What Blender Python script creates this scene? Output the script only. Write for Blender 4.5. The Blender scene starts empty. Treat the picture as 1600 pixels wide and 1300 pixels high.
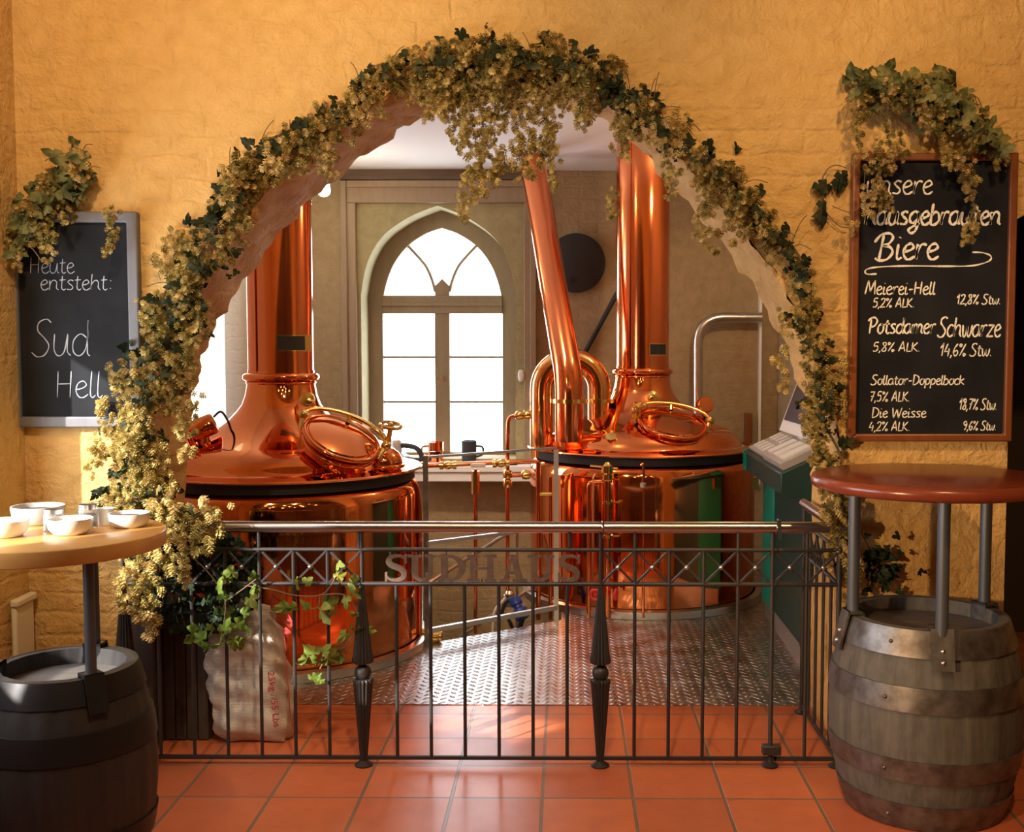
import bpy, math, random
import numpy as np
from mathutils import Vector, Matrix, Euler
R = math.radians
S = bpy.context.scene
COL = S.collection
rnd = random.Random(7)

# ------------------------------------------------------------------ camera
F, PPX, PPY, HC = 1750.0, 870.0, 650.0, 1.6          # focal length and principal point in px of the 1600x1300 frame, eye height
PITCH, YAW = math.atan(110 / 1750.0), R(0.5)
cam_d = bpy.data.cameras.new('camera'); cam = bpy.data.objects.new('camera', cam_d); COL.objects.link(cam)
cam.location = (0, 0, HC); cam.rotation_euler = (R(90) - PITCH, 0, YAW)
cam_d.sensor_width = 36; cam_d.lens = F / 1600 * 36; cam_d.shift_x = -(PPX - 800) / 1600
cam_d.clip_start = .05
S.camera = cam
CM = Euler((R(90) - PITCH, 0, YAW)).to_matrix()
def ray(x, y): return CM @ Vector(((x - PPX) / F, -(y - PPY) / F, -1))
def at(x, y, Y):
    d = ray(x, y); return Vector((0, 0, HC)) + d * (Y / d.y)
def fl(x, y, z=0.0):
    d = ray(x, y); return Vector((0, 0, HC)) + d * ((z - HC) / d.z)

# ------------------------------------------------------------------ world, sun, exposure
W = bpy.data.worlds.new('daylight'); S.world = W; W.use_nodes = True
bg = W.node_tree.nodes['Background']; bg.inputs[0].default_value = (.86, .93, 1, 1); bg.inputs[1].default_value = 11.0
VS = S.view_settings; VS.view_transform = 'Standard'; VS.look = 'None'; VS.exposure = 0.08; VS.gamma = 1
VS.use_curve_mapping = False
def lamp(name, typ, loc, energy, color=(1, 1, 1), **k):
    l = bpy.data.lights.new(name, typ); l.energy = energy; l.color = color
    o = bpy.data.objects.new(name, l); COL.objects.link(o); o.location = loc
    for a, b in k.items(): setattr(l, a, b)
    return o
def aim(o, d): o.rotation_euler = Vector(d).to_track_quat('-Z', 'Y').to_euler()
SUN_DIR = (1, 1.05, -.62)
sun = lamp('sun', 'SUN', (-6, -4, 6), 12, (1, .95, .86), angle=R(1.2)); aim(sun, SUN_DIR)
WARM = (1, .70, .40)
# warm ceiling spots of the tavern room: small lamps that glint in the copper, and washers on the arch wall and the floor
for x, y in ((-1.5, 1.2), (-.9, .2), (-.3, 1.4), (.4, .3), (1.0, 1.2), (1.7, .2), (2.2, 1.5), (-1.1, -1.0), (.2, -1.2), (1.5, -1.1)):
    lamp('ceiling_spot', 'POINT', (x, y, 3.3), 5, WARM, shadow_soft_size=.05)
def spot(x, y, tx, ty, tz, e, ang, col=WARM):
    o = lamp('wall_washer', 'SPOT', (x, y, 3.35), e, col, spot_size=R(ang), spot_blend=.7, shadow_soft_size=.04); aim(o, (tx - x, ty - y, tz - 3.35))
spot(-1.3, 2.2, -1.5, 4.35, 2.3, 150, 95)
spot(.1, 2.2, 0, 4.35, 2.6, 76, 95)
spot(1.2, 2.0, 1.9, 4.35, 1.7, 120, 90, (1, .61, .27))
spot(-.1, 1.6, -.1, 3.4, 0, 250, 52)
o = lamp('low_wall_fill', 'SPOT', (-1.9, .6, 1.55), 420, (1, .64, .30), spot_size=R(30), spot_blend=.6, shadow_soft_size=.05); aim(o, (1.75 + 1.9, 3.75, .85 - 1.55))  # unseen low spot added to light the wall under the red table
# lamps of the brewing room, then unseen spots added to brighten its far wall
lamp('brew_room_lamp', 'POINT', (-.6, 5.6, 2.7), 5, (1, .72, .42), shadow_soft_size=.04)
lamp('brew_room_lamp', 'POINT', (1.0, 6.3, 2.6), 14, (1, .66, .34), shadow_soft_size=.04)
def bspot(p, q, e, ang, col):
    o = lamp('far_wall_fill', 'SPOT', p, e, col, spot_size=R(ang), spot_blend=.6, shadow_soft_size=.05); aim(o, Vector(q) - Vector(p))
bspot((-.35, 5.9, 2.8), (-.4, 8.3, .15), 150, 36, (1, .76, .5))
bspot((1.15, 5.9, 2.8), (1.1, 8.3, 1.3), 45, 55, (1, .72, .42))
# portals in the three windows
def portal(loc, d, sx, sy):
    o = lamp('window_portal', 'AREA', loc, 1, shape='RECTANGLE', size=sx, size_y=sy); aim(o, d)
    o.data.cycles.is_portal = True
XL, YF, YB, YW = -2.12, 4.35, 4.85, 8.3       # tavern left wall, arch wall front / back, far wall
XBL, XBR, ZC = -2.29, 1.56, 2.88              # brewing room walls and ceiling
portal((XL - .2, 3.0, 1.6), (1, 0, 0), 2.0, 1.4)
portal((XBL - .65, 7.12, 1.75), (1, 0, 0), .8, 1.7)
portal((-.87, YW + .4, 1.6), (0, -1, 0), 1.1, 2.0)

# ------------------------------------------------------------------ materials
def mat(name, col, rough=.6, metal=0.0, **k):
    m = bpy.data.materials.new(name); m.use_nodes = True
    b = m.node_tree.nodes['Principled BSDF']
    b.inputs['Base Color'].default_value = (*col, 1); b.inputs['Roughness'].default_value = rough
    b.inputs['Metallic'].default_value = metal
    for a, v in k.items(): b.inputs[a.replace('_', ' ')].default_value = v
    return m
class NT:
    def __init__(s, m): s.m = m; s.t = m.node_tree; s.b = s.t.nodes['Principled BSDF']
    def n(s, typ, **k):
        x = s.t.nodes.new(typ)
        for a, v in k.items(): setattr(x, a, v)
        return x
    def l(s, a, b): s.t.links.new(a, b)
    def val(s, sock, v):
        if hasattr(v, 'links') or hasattr(v, 'is_linked'): s.l(v, sock)
        else: sock.default_value = v
    def math(s, op, a, b=0.0, c=0.0):
        x = s.n('ShaderNodeMath', operation=op)
        for i, v in enumerate((a, b, c)): s.val(x.inputs[i], v)
        return x.outputs[0]
    def pos(s, scale=(1, 1, 1), rot=(0, 0, 0), src='Object', loc=(0, 0, 0)):
        if src == 'World': o = s.n('ShaderNodeNewGeometry').outputs['Position']
        else: o = s.n('ShaderNodeTexCoord').outputs[src]
        mp = s.n('ShaderNodeMapping'); s.l(o, mp.inputs[0])
        mp.inputs['Scale'].default_value = scale; mp.inputs['Rotation'].default_value = rot; mp.inputs['Location'].default_value = loc
        return mp.outputs[0]
    def noise(s, v, scale=5, detail=4, rough=.55, dist=0.0):
        x = s.n('ShaderNodeTexNoise'); s.l(v, x.inputs['Vector']); x.inputs['Scale'].default_value = scale
        x.inputs['Detail'].default_value = detail; x.inputs['Roughness'].default_value = rough; x.inputs['Distortion'].default_value = dist
        return x.outputs['Fac']
    def ramp(s, f, stops):
        x = s.n('ShaderNodeValToRGB'); s.l(f, x.inputs[0]); e = x.color_ramp.elements
        while len(e) < len(stops): e.new(.5)
        for q, (p, c) in zip(e, stops): q.position = p; q.color = (*c, 1) if len(c) == 3 else c
        return x.outputs[0]
    def mix(s, f, a, b, mode='MIX'):
        x = s.n('ShaderNodeMix', data_type='RGBA', blend_type=mode)
        s.val(x.inputs[0], f); s.val(x.inputs[6], a if not isinstance(a, tuple) else (*a, 1)); s.val(x.inputs[7], b if not isinstance(b, tuple) else (*b, 1))
        return x.outputs[2]
    def bump(s, h, strength=.5, dist=.01):
        x = s.n('ShaderNodeBump'); x.inputs['Strength'].default_value = strength; x.inputs['Distance'].default_value = dist
        s.l(h, x.inputs['Height']); s.l(x.outputs[0], s.b.inputs['Normal'])
    def color(s, c): s.l(c, s.b.inputs['Base Color'])
    def rough(s, r): s.l(r, s.b.inputs['Roughness'])

def plaster(name, c1, c2, brick=.5, bump=.8):
    m = mat(name, c1, .85); t = NT(m)
    p = t.pos(src='World', rot=(R(90), 0, 0))          # brick courses on the XZ plane
    n1 = t.noise(p, 2.2, 5, .6); n2 = t.noise(p, 14, 6, .65, .4); n3 = t.noise(p, 55, 3, .6)
    t.color(t.mix(.7, t.ramp(n1, [(.3, c1), (.7, c2)]), t.ramp(n2, [(.35, c2), (.65, c1)])))
    dv = t.n('ShaderNodeVectorMath', operation='ADD')
    nz = t.n('ShaderNodeTexNoise'); t.l(p, nz.inputs['Vector']); nz.inputs['Scale'].default_value = 5
    sc = t.n('ShaderNodeVectorMath', operation='SCALE'); t.l(nz.outputs['Color'], sc.inputs[0]); sc.inputs['Scale'].default_value = .07
    t.l(p, dv.inputs[0]); t.l(sc.outputs[0], dv.inputs[1])
    br = t.n('ShaderNodeTexBrick'); t.l(dv.outputs[0], br.inputs['Vector']); br.inputs['Scale'].default_value = 1
    br.inputs['Brick Width'].default_value = .27; br.inputs['Row Height'].default_value = .085
    br.inputs['Mortar Size'].default_value = .014; br.inputs['Mortar Smooth'].default_value = 1
    msk = t.ramp(t.noise(p, 1.6, 3, .5), [(.4, (.1,) * 3), (.65, (1,) * 3)])
    h = t.math('MULTIPLY', t.math('MULTIPLY', br.outputs['Fac'], msk), -brick)
    h = t.math('ADD', h, t.math('MULTIPLY', n2, 1.1)); h = t.math('ADD', h, t.math('MULTIPLY', n3, .18)); h = t.math('ADD', h, t.math('MULTIPLY', n1, 1.2))
    t.bump(h, bump, .03)
    return m
M = {}
M['ochre'] = plaster('ochre_plaster', (.72, .46, .17), (.63, .38, .12), .24, .85)
M['arch'] = plaster('arch_plaster', (.72, .46, .18), (.60, .35, .11), .2)
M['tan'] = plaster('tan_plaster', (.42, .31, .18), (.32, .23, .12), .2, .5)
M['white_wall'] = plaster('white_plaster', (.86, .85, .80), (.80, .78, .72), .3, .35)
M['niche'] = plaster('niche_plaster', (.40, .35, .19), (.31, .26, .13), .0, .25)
M['ceiling'] = mat('ceiling_white', (.78, .76, .76), .9)
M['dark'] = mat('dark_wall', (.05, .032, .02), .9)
M['room'] = mat('tavern_wall', (.20, .11, .05), .9)
M['dark_ceiling'] = mat('dark_timber_ceiling', (.12, .08, .05), .8)

def tiles():
    m = mat('terracotta_tiles', (.5, .15, .06), .38); t = NT(m)
    p = t.pos(src='World', loc=(.085, .052, 0))
    br = t.n('ShaderNodeTexBrick', offset=0.0); t.l(p, br.inputs['Vector']); br.inputs['Scale'].default_value = 1
    br.inputs['Brick Width'].default_value = .322; br.inputs['Row Height'].default_value = .302
    br.inputs['Mortar Size'].default_value = .0065; br.inputs['Mortar Smooth'].default_value = .2
    br.inputs['Color1'].default_value = (.60, .165, .065, 1); br.inputs['Color2'].default_value = (.43, .105, .042, 1)
    br.inputs['Mortar'].default_value = (.16, .125, .085, 1)
    n = t.noise(p, 9, 5, .6)
    t.color(t.mix(t.math('MULTIPLY', t.ramp(n, [(.35, (0, 0, 0)), (.7, (1, 1, 1))]), .35), br.outputs['Color'], (.33, .085, .04)))
    t.rough(t.math('MULTIPLY_ADD', n, .14, .24))
    t.bump(t.math('ADD', t.math('MULTIPLY', br.outputs['Fac'], -1), t.math('MULTIPLY', n, .15)), .5, .004)
    return m
M['tiles'] = tiles()
def chequer():
    m = mat('checker_plate', (.46, .43, .40), .32, 1.0); t = NT(m)
    p = t.pos(src='World', scale=(26, 26, 26)); sx = t.n('ShaderNodeSeparateXYZ'); t.l(p, sx.inputs[0])
    x, y = sx.outputs[0], sx.outputs[1]
    par = t.math('MODULO', t.math('ABSOLUTE', t.math('FLOOR', x)), 2)       # rows alternate
    fx = t.math('SUBTRACT', t.math('FRACT', x), .5)
    fy = t.math('SUBTRACT', t.math('FRACT', t.math('ADD', t.math('MULTIPLY', y, .68), t.math('MULTIPLY', par, .5))), .5)
    sg = t.math('MULTIPLY_ADD', par, 2, -1)
    a = t.math('ADD', fx, t.math('MULTIPLY', t.math('MULTIPLY', fy, sg), .9))
    b = t.math('SUBTRACT', fy, t.math('MULTIPLY', t.math('MULTIPLY', fx, sg), .9))
    d = t.math('ADD', t.math('POWER', t.math('MULTIPLY', a, 1.5), 2), t.math('POWER', t.math('MULTIPLY', b, 3.4), 2))
    h = t.math('SMOOTH_MAX', t.math('SUBTRACT', 1, d), 0, .1)
    n = t.noise(t.pos(src='World'), 7, 5, .6)
    t.color(t.ramp(n, [(.3, (.42, .39, .37)), (.7, (.62, .61, .61))]))
    t.rough(t.math('MULTIPLY_ADD', n, .35, .18))
    t.bump(h, .9, .006)
    return m
M['plate'] = chequer()
def copper(name, c, r, b=.25):
    m = mat(name, c, r, 1.0); t = NT(m)
    n = t.noise(t.pos(src='World', scale=(1, 1, .35)), 6, 4, .6)
    t.rough(t.math('MULTIPLY_ADD', n, .06, r - .03))
    t.bump(t.noise(t.pos(src='World'), 3, 2, .5), b, .012)
    return m
M['copper'] = copper('polished_copper', (.90, .30, .105), .07)
M['copper_pipe'] = copper('copper_pipe', (.86, .27, .11), .14, .05)
M['gold_copper'] = copper('golden_copper', (.90, .47, .19), .12, .05)
M['brass'] = copper('polished_brass', (.86, .60, .20), .16, .05)
M['steel'] = mat('brushed_steel', (.62, .60, .58), .28, 1.0)
M['pale_steel'] = mat('galvanised_steel', (.66, .68, .70), .4, .9)
M['iron'] = mat('wrought_iron', (.034, .029, .028), .5, .3)
t = NT(M['iron']); t.bump(t.noise(t.pos(src='World'), 90, 3), .25, .002)
M['letter'] = mat('rusty_plate', (.10, .07, .055), .75, .0, Specular_IOR_Level=.2)
t = NT(M['letter']); t.color(t.ramp(t.noise(t.pos(src='World'), 40, 4), [(.35, (.085, .06, .05)), (.7, (.14, .085, .06))]))
M['rail'] = mat('worn_steel_rail', (.46, .43, .43), .26, 1.0)
M['band'] = mat('band_black', (.012, .011, .012), .6)
M['black'] = mat('black_board', (.012, .013, .016), .75, Specular_IOR_Level=.15)
t = NT(M['black']); t.color(t.ramp(t.noise(t.pos(src='World'), 5, 5), [(.35, (.010, .011, .014)), (.75, (.020, .022, .027))]))
M['chalk'] = mat('chalk', (.92, .88, .8), .95)
t = NT(M['chalk']); t.color(t.ramp(t.noise(t.pos(src='World'), 160, 3), [(.3, (.55, .52, .48)), (.5, (.95, .92, .85))]))
M['chalk_thin'] = mat('thin_chalk', (.40, .44, .52), .95)
def wood(name, c1, c2, scale=(2, 30, 30), rough=.5, b=.3, **k):
    m = mat(name, c1, rough, **k); t = NT(m)
    n = t.noise(t.pos(src='World', scale=scale), 1, 6, .6, .6)
    n2 = t.noise(t.pos(src='World'), 30, 3)
    t.color(t.mix(.25, t.ramp(n, [(.3, c1), (.7, c2)]), t.ramp(n2, [(.3, c1), (.7, c2)])))
    t.bump(n, b, .004)
    return m
M['honey'] = wood('honey_wood', (.62, .31, .085), (.74, .42, .14), (2, 14, 14), .3, .08)
M['mahogany'] = wood('mahogany', (.17, .034, .016), (.25, .055, .024), (2, 14, 14), .24, .05)
M['brown_frame'] = wood('brown_frame', (.16, .045, .014), (.24, .075, .025), (20, 20, 3), .32, .1)
M['grey_frame'] = wood('grey_frame', (.11, .112, .13), (.17, .17, .19), (20, 20, 3), .6, .15)
M['timber'] = wood('window_timber', (.27, .19, .12), (.34, .25, .16), (18, 18, 2), .6, .15)
M['sash'] = wood('sash_wood', (.26, .20, .13), (.33, .26, .17), (18, 18, 2), .6, .12)
M['beam'] = wood('dark_beam', (.10, .065, .04), (.15, .10, .065), (2, 18, 18), .7, .2)
M['stave'] = wood('old_oak_stave', (.05, .045, .04), (.125, .112, .098), (34, 34, 3), .7, .5)
M['stave_black'] = wood('near_black_stave', (.014, .012, .013), (.032, .027, .026), (34, 34, 3), .55, .3)  # same grain as the oak staves, in near-black tones
M['barrel_head'] = wood('barrel_head', (.10, .088, .08), (.17, .15, .135), (4, 30, 4), .6, .25)
M['hoop'] = mat('barrel_hoop', (.20, .18, .165), .45, .85)
t = NT(M['hoop']); t.color(t.ramp(t.noise(t.pos(src='World'), 16, 5), [(.35, (.11, .09, .08)), (.65, (.23, .215, .21))]))
M['hoop_black'] = mat('black_hoop', (.03, .028, .03), .4, .6)
M['bluesteel'] = mat('painted_tube', (.12, .135, .16), .4, .55)
M['red_paint'] = mat('red_paint', (.5, .05, .03), .5)
M['dark_plank'] = wood('dark_planks', (.035, .024, .018), (.075, .052, .038), (26, 26, 2), .7, .4)
M['ceramic'] = mat('white_ceramic', (.82, .80, .76), .2)
M['grey_ceramic'] = mat('grey_ceramic', (.50, .49, .49), .25)
M['seeds'] = mat('dark_seeds', (.06, .045, .03), .8)
t = NT(M['seeds']); t.bump(t.noise(t.pos(src='World'), 220, 2), 1, .006)
M['salt'] = mat('salt', (.8, .78, .74), .9)
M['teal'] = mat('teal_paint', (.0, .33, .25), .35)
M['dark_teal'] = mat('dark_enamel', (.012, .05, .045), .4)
M['grey_plastic'] = mat('grey_plastic', (.42, .38, .35), .5)
M['cream'] = mat('cream_enamel', (.75, .69, .52), .4)
M['white_plastic'] = mat('white_plastic', (.8, .8, .8), .4)
M['screen'] = mat('dark_screen', (.05, .045, .055), .3)
M['blue'] = mat('blue_plastic', (.02, .06, .42), .35)
M['black_plastic'] = mat('black_plastic', (.02, .02, .022), .5)
M['redwheel'] = mat('red_enamel', (.6, .02, .03), .35)
M['sack'] = mat('woven_sack', (.56, .50, .42), .6)
t = NT(M['sack']); p = t.pos(src='World')
w = t.n('ShaderNodeTexWave', bands_direction='Z'); t.l(p, w.inputs[0]); w.inputs['Scale'].default_value = 60; w.inputs['Distortion'].default_value = 1.5
t.color(t.ramp(t.noise(p, 7, 5), [(.3, (.48, .41, .33)), (.7, (.64, .58, .50))]))
t.bump(t.math('ADD', t.math('MULTIPLY', w.outputs['Fac'], .06), t.noise(p, 11, 4, .6, .5)), .6, .03)
M['red_ink'] = mat('red_ink', (.48, .02, .012), .6)
def plant(name, stops, rough=.6, trans=.25, scale=22):
    m = mat(name, stops[0][1], rough, Specular_IOR_Level=.15); t = NT(m)
    oi = t.n('ShaderNodeObjectInfo').outputs['Random']
    n = t.noise(t.pos(src='World'), scale, 3, .6)
    f = t.math('ADD', n, t.math('MULTIPLY_ADD', oi, .24, -.12))
    c = t.ramp(f, stops); t.color(c)
    tr = t.n('ShaderNodeBsdfTranslucent'); t.l(c, tr.inputs[0])
    mx = t.n('ShaderNodeMixShader'); mx.inputs[0].default_value = trans
    out = t.t.nodes['Material Output']
    t.l(t.b.outputs[0], mx.inputs[1]); t.l(tr.outputs[0], mx.inputs[2]); t.l(mx.outputs[0], out.inputs[0])
    return m
M['hops'] = plant('dried_hops', [(.3, (.10, .09, .02)), (.44, (.36, .28, .075)), (.58, (.68, .51, .19)), (.8, (.84, .66, .34))], scale=48)
M['hop_leaf'] = plant('dried_hop_leaf', [(.3, (.015, .022, .010)), (.48, (.05, .058, .022)), (.62, (.12, .11, .04)), (.8, (.24, .13, .04))], .6, .2, 14)
M['spray_leaf'] = plant('sage_hop_leaf', [(.3, (.035, .045, .015)), (.48, (.14, .15, .055)), (.62, (.30, .27, .10)), (.8, (.36, .17, .05))], .6, .2, 14)
M['green_leaf'] = plant('fresh_leaf', [(.3, (.05, .09, .015)), (.5, (.13, .20, .035)), (.7, (.26, .28, .06)), (.85, (.36, .25, .05))], .4, .3, 16)
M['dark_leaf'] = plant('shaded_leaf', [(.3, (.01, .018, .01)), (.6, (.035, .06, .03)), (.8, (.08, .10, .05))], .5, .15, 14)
M['stem'] = mat('vine_stem', (.16, .10, .05), .8)
M['soil'] = mat('soil', (.03, .02, .015), .95)
m = bpy.data.materials.new('window_glass'); m.use_nodes = True; M['glass'] = m
nt = m.node_tree; nt.nodes.clear()
o = nt.nodes.new('ShaderNodeOutputMaterial'); mx = nt.nodes.new('ShaderNodeMixShader'); tr = nt.nodes.new('ShaderNodeBsdfTransparent'); gl = nt.nodes.new('ShaderNodeBsdfGlossy')
gl.inputs['Roughness'].default_value = .02; mx.inputs[0].default_value = .06
nt.links.new(tr.outputs[0], mx.inputs[1]); nt.links.new(gl.outputs[0], mx.inputs[2]); nt.links.new(mx.outputs[0], o.inputs[0])
M['jar'] = mat('jar_glass', (.9, .93, .92), .03, Transmission_Weight=.9, IOR=1.45)
M['bulb'] = mat('bulb', (1, .9, .7), .3); M['bulb'].node_tree.nodes['Principled BSDF'].inputs['Emission Color'].default_value = (1, .78, .45, 1)
M['bulb'].node_tree.nodes['Principled BSDF'].inputs['Emission Strength'].default_value = 30

# ------------------------------------------------------------------ mesh helpers
class MB:
    def __init__(s): s.v = []; s.f = []
    def add(s, vs, fs):
        k = len(s.v); s.v += [tuple(p) for p in vs]; s.f += [tuple(i + k for i in f) for f in fs]; return s
    def box(s, a, b, rot=None, bev=0.0):
        x0, y0, z0 = a; x1, y1, z1 = b
        vs = [Vector(p) for p in ((x0, y0, z0), (x1, y0, z0), (x1, y1, z0), (x0, y1, z0), (x0, y0, z1), (x1, y0, z1), (x1, y1, z1), (x0, y1, z1))]
        if rot is not None:
            c = (vs[0] + vs[6]) / 2; vs = [rot @ (p - c) + c for p in vs]
        return s.add(vs, [(3, 2, 1, 0), (4, 5, 6, 7), (0, 1, 5, 4), (1, 2, 6, 5), (2, 3, 7, 6), (3, 0, 4, 7)])
    def tube(s, pts, r, n=10, cap=True, sq=None):
        pts = [Vector(p) for p in pts]; L = len(pts)
        rs = r if isinstance(r, (list, tuple)) else [r] * L
        d0 = (pts[1] - pts[0]).normalized()
        u = d0.cross(Vector((0, 0, 1)) if abs(d0.z) < .9 else Vector((0, 1, 0))).normalized()
        vs, fs = [], []
        for i, p in enumerate(pts):
            d = (pts[min(i + 1, L - 1)] - pts[max(i - 1, 0)])
            d = d.normalized() if d.length > 1e-9 else d0
            u = (u - d * u.dot(d)); u = u.normalized() if u.length > 1e-6 else d.orthogonal().normalized()
            w = d.cross(u)
            for k in range(n):
                a = 2 * math.pi * (k + (.5 if n == 4 else 0)) / n
                q = (u * math.cos(a) + w * math.sin(a)) * rs[i]
                if sq: q = Vector((q.x * sq[0], q.y * sq[1], q.z * sq[2]))
                vs.append(p + q)
        for i in range(L - 1):
            for k in range(n):
                fs.append((i * n + k, i * n + (k + 1) % n, (i + 1) * n + (k + 1) % n, (i + 1) * n + k))
        if cap: fs += [tuple(range(n))[::-1], tuple((L - 1) * n + k for k in range(n))]
        return s.add(vs, fs)
    def lathe(s, prof, c=(0, 0, 0), n=48, axis=None, flute=0, depth=0.0):
        c = Vector(c); vs, fs = [], []
        q = Vector(axis).normalized().to_track_quat('Z', 'Y').to_matrix() if axis is not None else Matrix.Identity(3)
        for (r, z) in prof:
            for k in range(n):
                a = 2 * math.pi * k / n
                rr = r * (1 - depth * (.5 + .5 * math.cos(a * flute))) if flute else r
                vs.append(c + q @ Vector((rr * math.cos(a), rr * math.sin(a), z)))
        for i in range(len(prof) - 1):
            for k in range(n):
                fs.append((i * n + k, i * n + (k + 1) % n, (i + 1) * n + (k + 1) % n, (i + 1) * n + k))
        m = len(prof) - 1
        if prof[0][0] > .002 and prof[-1][0] > .002:
            if m >= 3:
                for k in range(n): fs.append((m * n + k, m * n + (k + 1) % n, (k + 1) % n, k))
            else: fs += [tuple(range(n))[::-1], tuple(m * n + k for k in range(n))]
        return s.add(vs, fs)
    def ring(s, c, axis, Rr, r, n=40, k=10):
        q = Vector(axis).normalized().to_track_quat('Z', 'Y').to_matrix(); c = Vector(c); vs, fs = [], []
        for i in range(n):
            a = 2 * math.pi * i / n
            for j in range(k):
                b = 2 * math.pi * j / k; rr = Rr + r * math.cos(b)
                vs.append(c + q @ Vector((rr * math.cos(a), rr * math.sin(a), r * math.sin(b))))
        for i in range(n):
            for j in range(k): fs.append((i * k + j, ((i + 1) % n) * k + j, ((i + 1) % n) * k + (j + 1) % k, i * k + (j + 1) % k))
        return s.add(vs, fs)
    def ball(s, c, r, n=16, sc=(1, 1, 1)):
        prof = [(max(r * math.sin(math.pi * i / 10), 1e-6), -r * math.cos(math.pi * i / 10)) for i in range(11)]
        k = len(s.v); s.lathe(prof, (0, 0, 0), n)
        for i in range(k, len(s.v)):
            p = s.v[i]; s.v[i] = (c[0] + p[0] * sc[0], c[1] + p[1] * sc[1], c[2] + p[2] * sc[2])
        return s
    def prism(s, poly, axis, a, b):
        # poly: 2-D points; axis 'y' -> (x,z), 'x' -> (y,z), 'z' -> (x,y)
        def P(p, t): return {'y': (p[0], t, p[1]), 'x': (t, p[0], p[1]), 'z': (p[0], p[1], t)}[axis]
        n = len(poly)
        return s.add([P(p, a) for p in poly] + [P(p, b) for p in poly],
                     [tuple(range(n))[::-1], tuple(range(n, 2 * n))] + [(i, (i + 1) % n, n + (i + 1) % n, n + i) for i in range(n)])
    def strip(s, o1, o2, y0, y1):
        # ring between two outlines (x,z) of equal length, extruded y0..y1
        n = len(o1); vs = [(x, y0, z) for x, z in o1] + [(x, y0, z) for x, z in o2] + [(x, y1, z) for x, z in o1] + [(x, y1, z) for x, z in o2]
        fs = []
        for i in range(n - 1):
            fs += [(i, i + 1, n + i + 1, n + i), (2 * n + i, 3 * n + i, 3 * n + i + 1, 2 * n + i + 1),
                   (n + i, n + i + 1, 3 * n + i + 1, 3 * n + i), (i, 2 * n + i, 2 * n + i + 1, i + 1)]
        for e in (0, n - 1): fs.append((e, n + e, 3 * n + e, 2 * n + e))
        return s.add(vs, fs)
    def build(s, name, m, parent=None, smooth=40, bevel=0.0, loc=None):
        me = bpy.data.meshes.new(name)
        off = Vector(loc) if loc is not None else (wloc(parent) if parent else Vector())
        me.from_pydata([tuple(Vector(p) - off) for p in s.v], [], s.f); me.validate(); me.update()
        return link(name, me, m, parent, smooth, bevel, loc)
def wloc(o):
    v = Vector()
    while o: v = v + o.location; o = o.parent
    return v
def link(name, me, m, parent=None, smooth=40, bevel=0.0, loc=None):
    import bmesh
    bm = bmesh.new(); bm.from_mesh(me); bmesh.ops.recalc_face_normals(bm, faces=bm.faces); bm.to_mesh(me); bm.free()
    me.materials.append(M[m] if isinstance(m, str) else m)
    if smooth:
        me.polygons.foreach_set('use_smooth', [True] * len(me.polygons)); me.set_sharp_from_angle(angle=R(smooth))
    ob = bpy.data.objects.new(name, me); COL.objects.link(ob)
    if parent: ob.parent = parent
    elif loc is not None: ob.location = loc
    if bevel:
        b = ob.modifiers.new('bevel', 'BEVEL'); b.width = bevel; b.segments = 2; b.limit_method = 'ANGLE'; b.angle_limit = R(50)
    return ob
def tag(o, label, cat, group=None, kind=None):
    o['label'] = label; o['category'] = cat
    if group: o['group'] = group
    if kind: o['kind'] = kind
    return o
def thing(name, label, cat, loc, group=None):
    o = bpy.data.objects.new(name, None); COL.objects.link(o); o.location = loc; o.empty_display_size = .1
    return tag(o, label, cat, group)
def struct(name, mb, m, label, cat, smooth=30, **k):
    o = mb.build(name, m, None, smooth, **k); o['kind'] = 'structure'; o['label'] = label; o['category'] = cat; return o
def spart(o): return o
def smoothpath(pts, n=6):
    pts = [Vector(p) for p in pts]; out = []
    for i in range(len(pts) - 1):
        p0, p1, p2, p3 = pts[max(i - 1, 0)], pts[i], pts[i + 1], pts[min(i + 2, len(pts) - 1)]
        for k in range(n):
            t = k / n
            out.append(.5 * ((2 * p1) + (p2 - p0) * t + (2 * p0 - 5 * p1 + 4 * p2 - p3) * t * t + (3 * p1 - p0 - 3 * p2 + p3) * t ** 3))
    out.append(pts[-1]); return out
def bend(pts, r=.05, n=6):
    # polyline with rounded corners
    pts = [Vector(p) for p in pts]; out = [pts[0]]
    for i in range(1, len(pts) - 1):
        a, b, c = pts[i - 1], pts[i], pts[i + 1]
        d1, d2 = (a - b), (c - b); q = min(r, d1.length * .49, d2.length * .49)
        p1, p2 = b + d1.normalized() * q, b + d2.normalized() * q
        for k in range(n + 1):
            t = k / n; out.append(p1 * (1 - t) ** 2 + b * 2 * t * (1 - t) + p2 * t * t)
    out.append(pts[-1]); return out

# ------------------------------------------------------------------ the setting
ZT, XR, Y0 = 3.6, 3.3, -2.6                         # tavern ceiling, right wall, wall behind
b = MB(); b.box((XL - .5, Y0, -.12), (XR, 4.9, 0)); b.box((1.6, 4.9, -.12), (XR, 6.2, 0))
struct('floor', b, 'tiles', 'terracotta tiled floor in front of and under the iron railing', 'floor')
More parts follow.
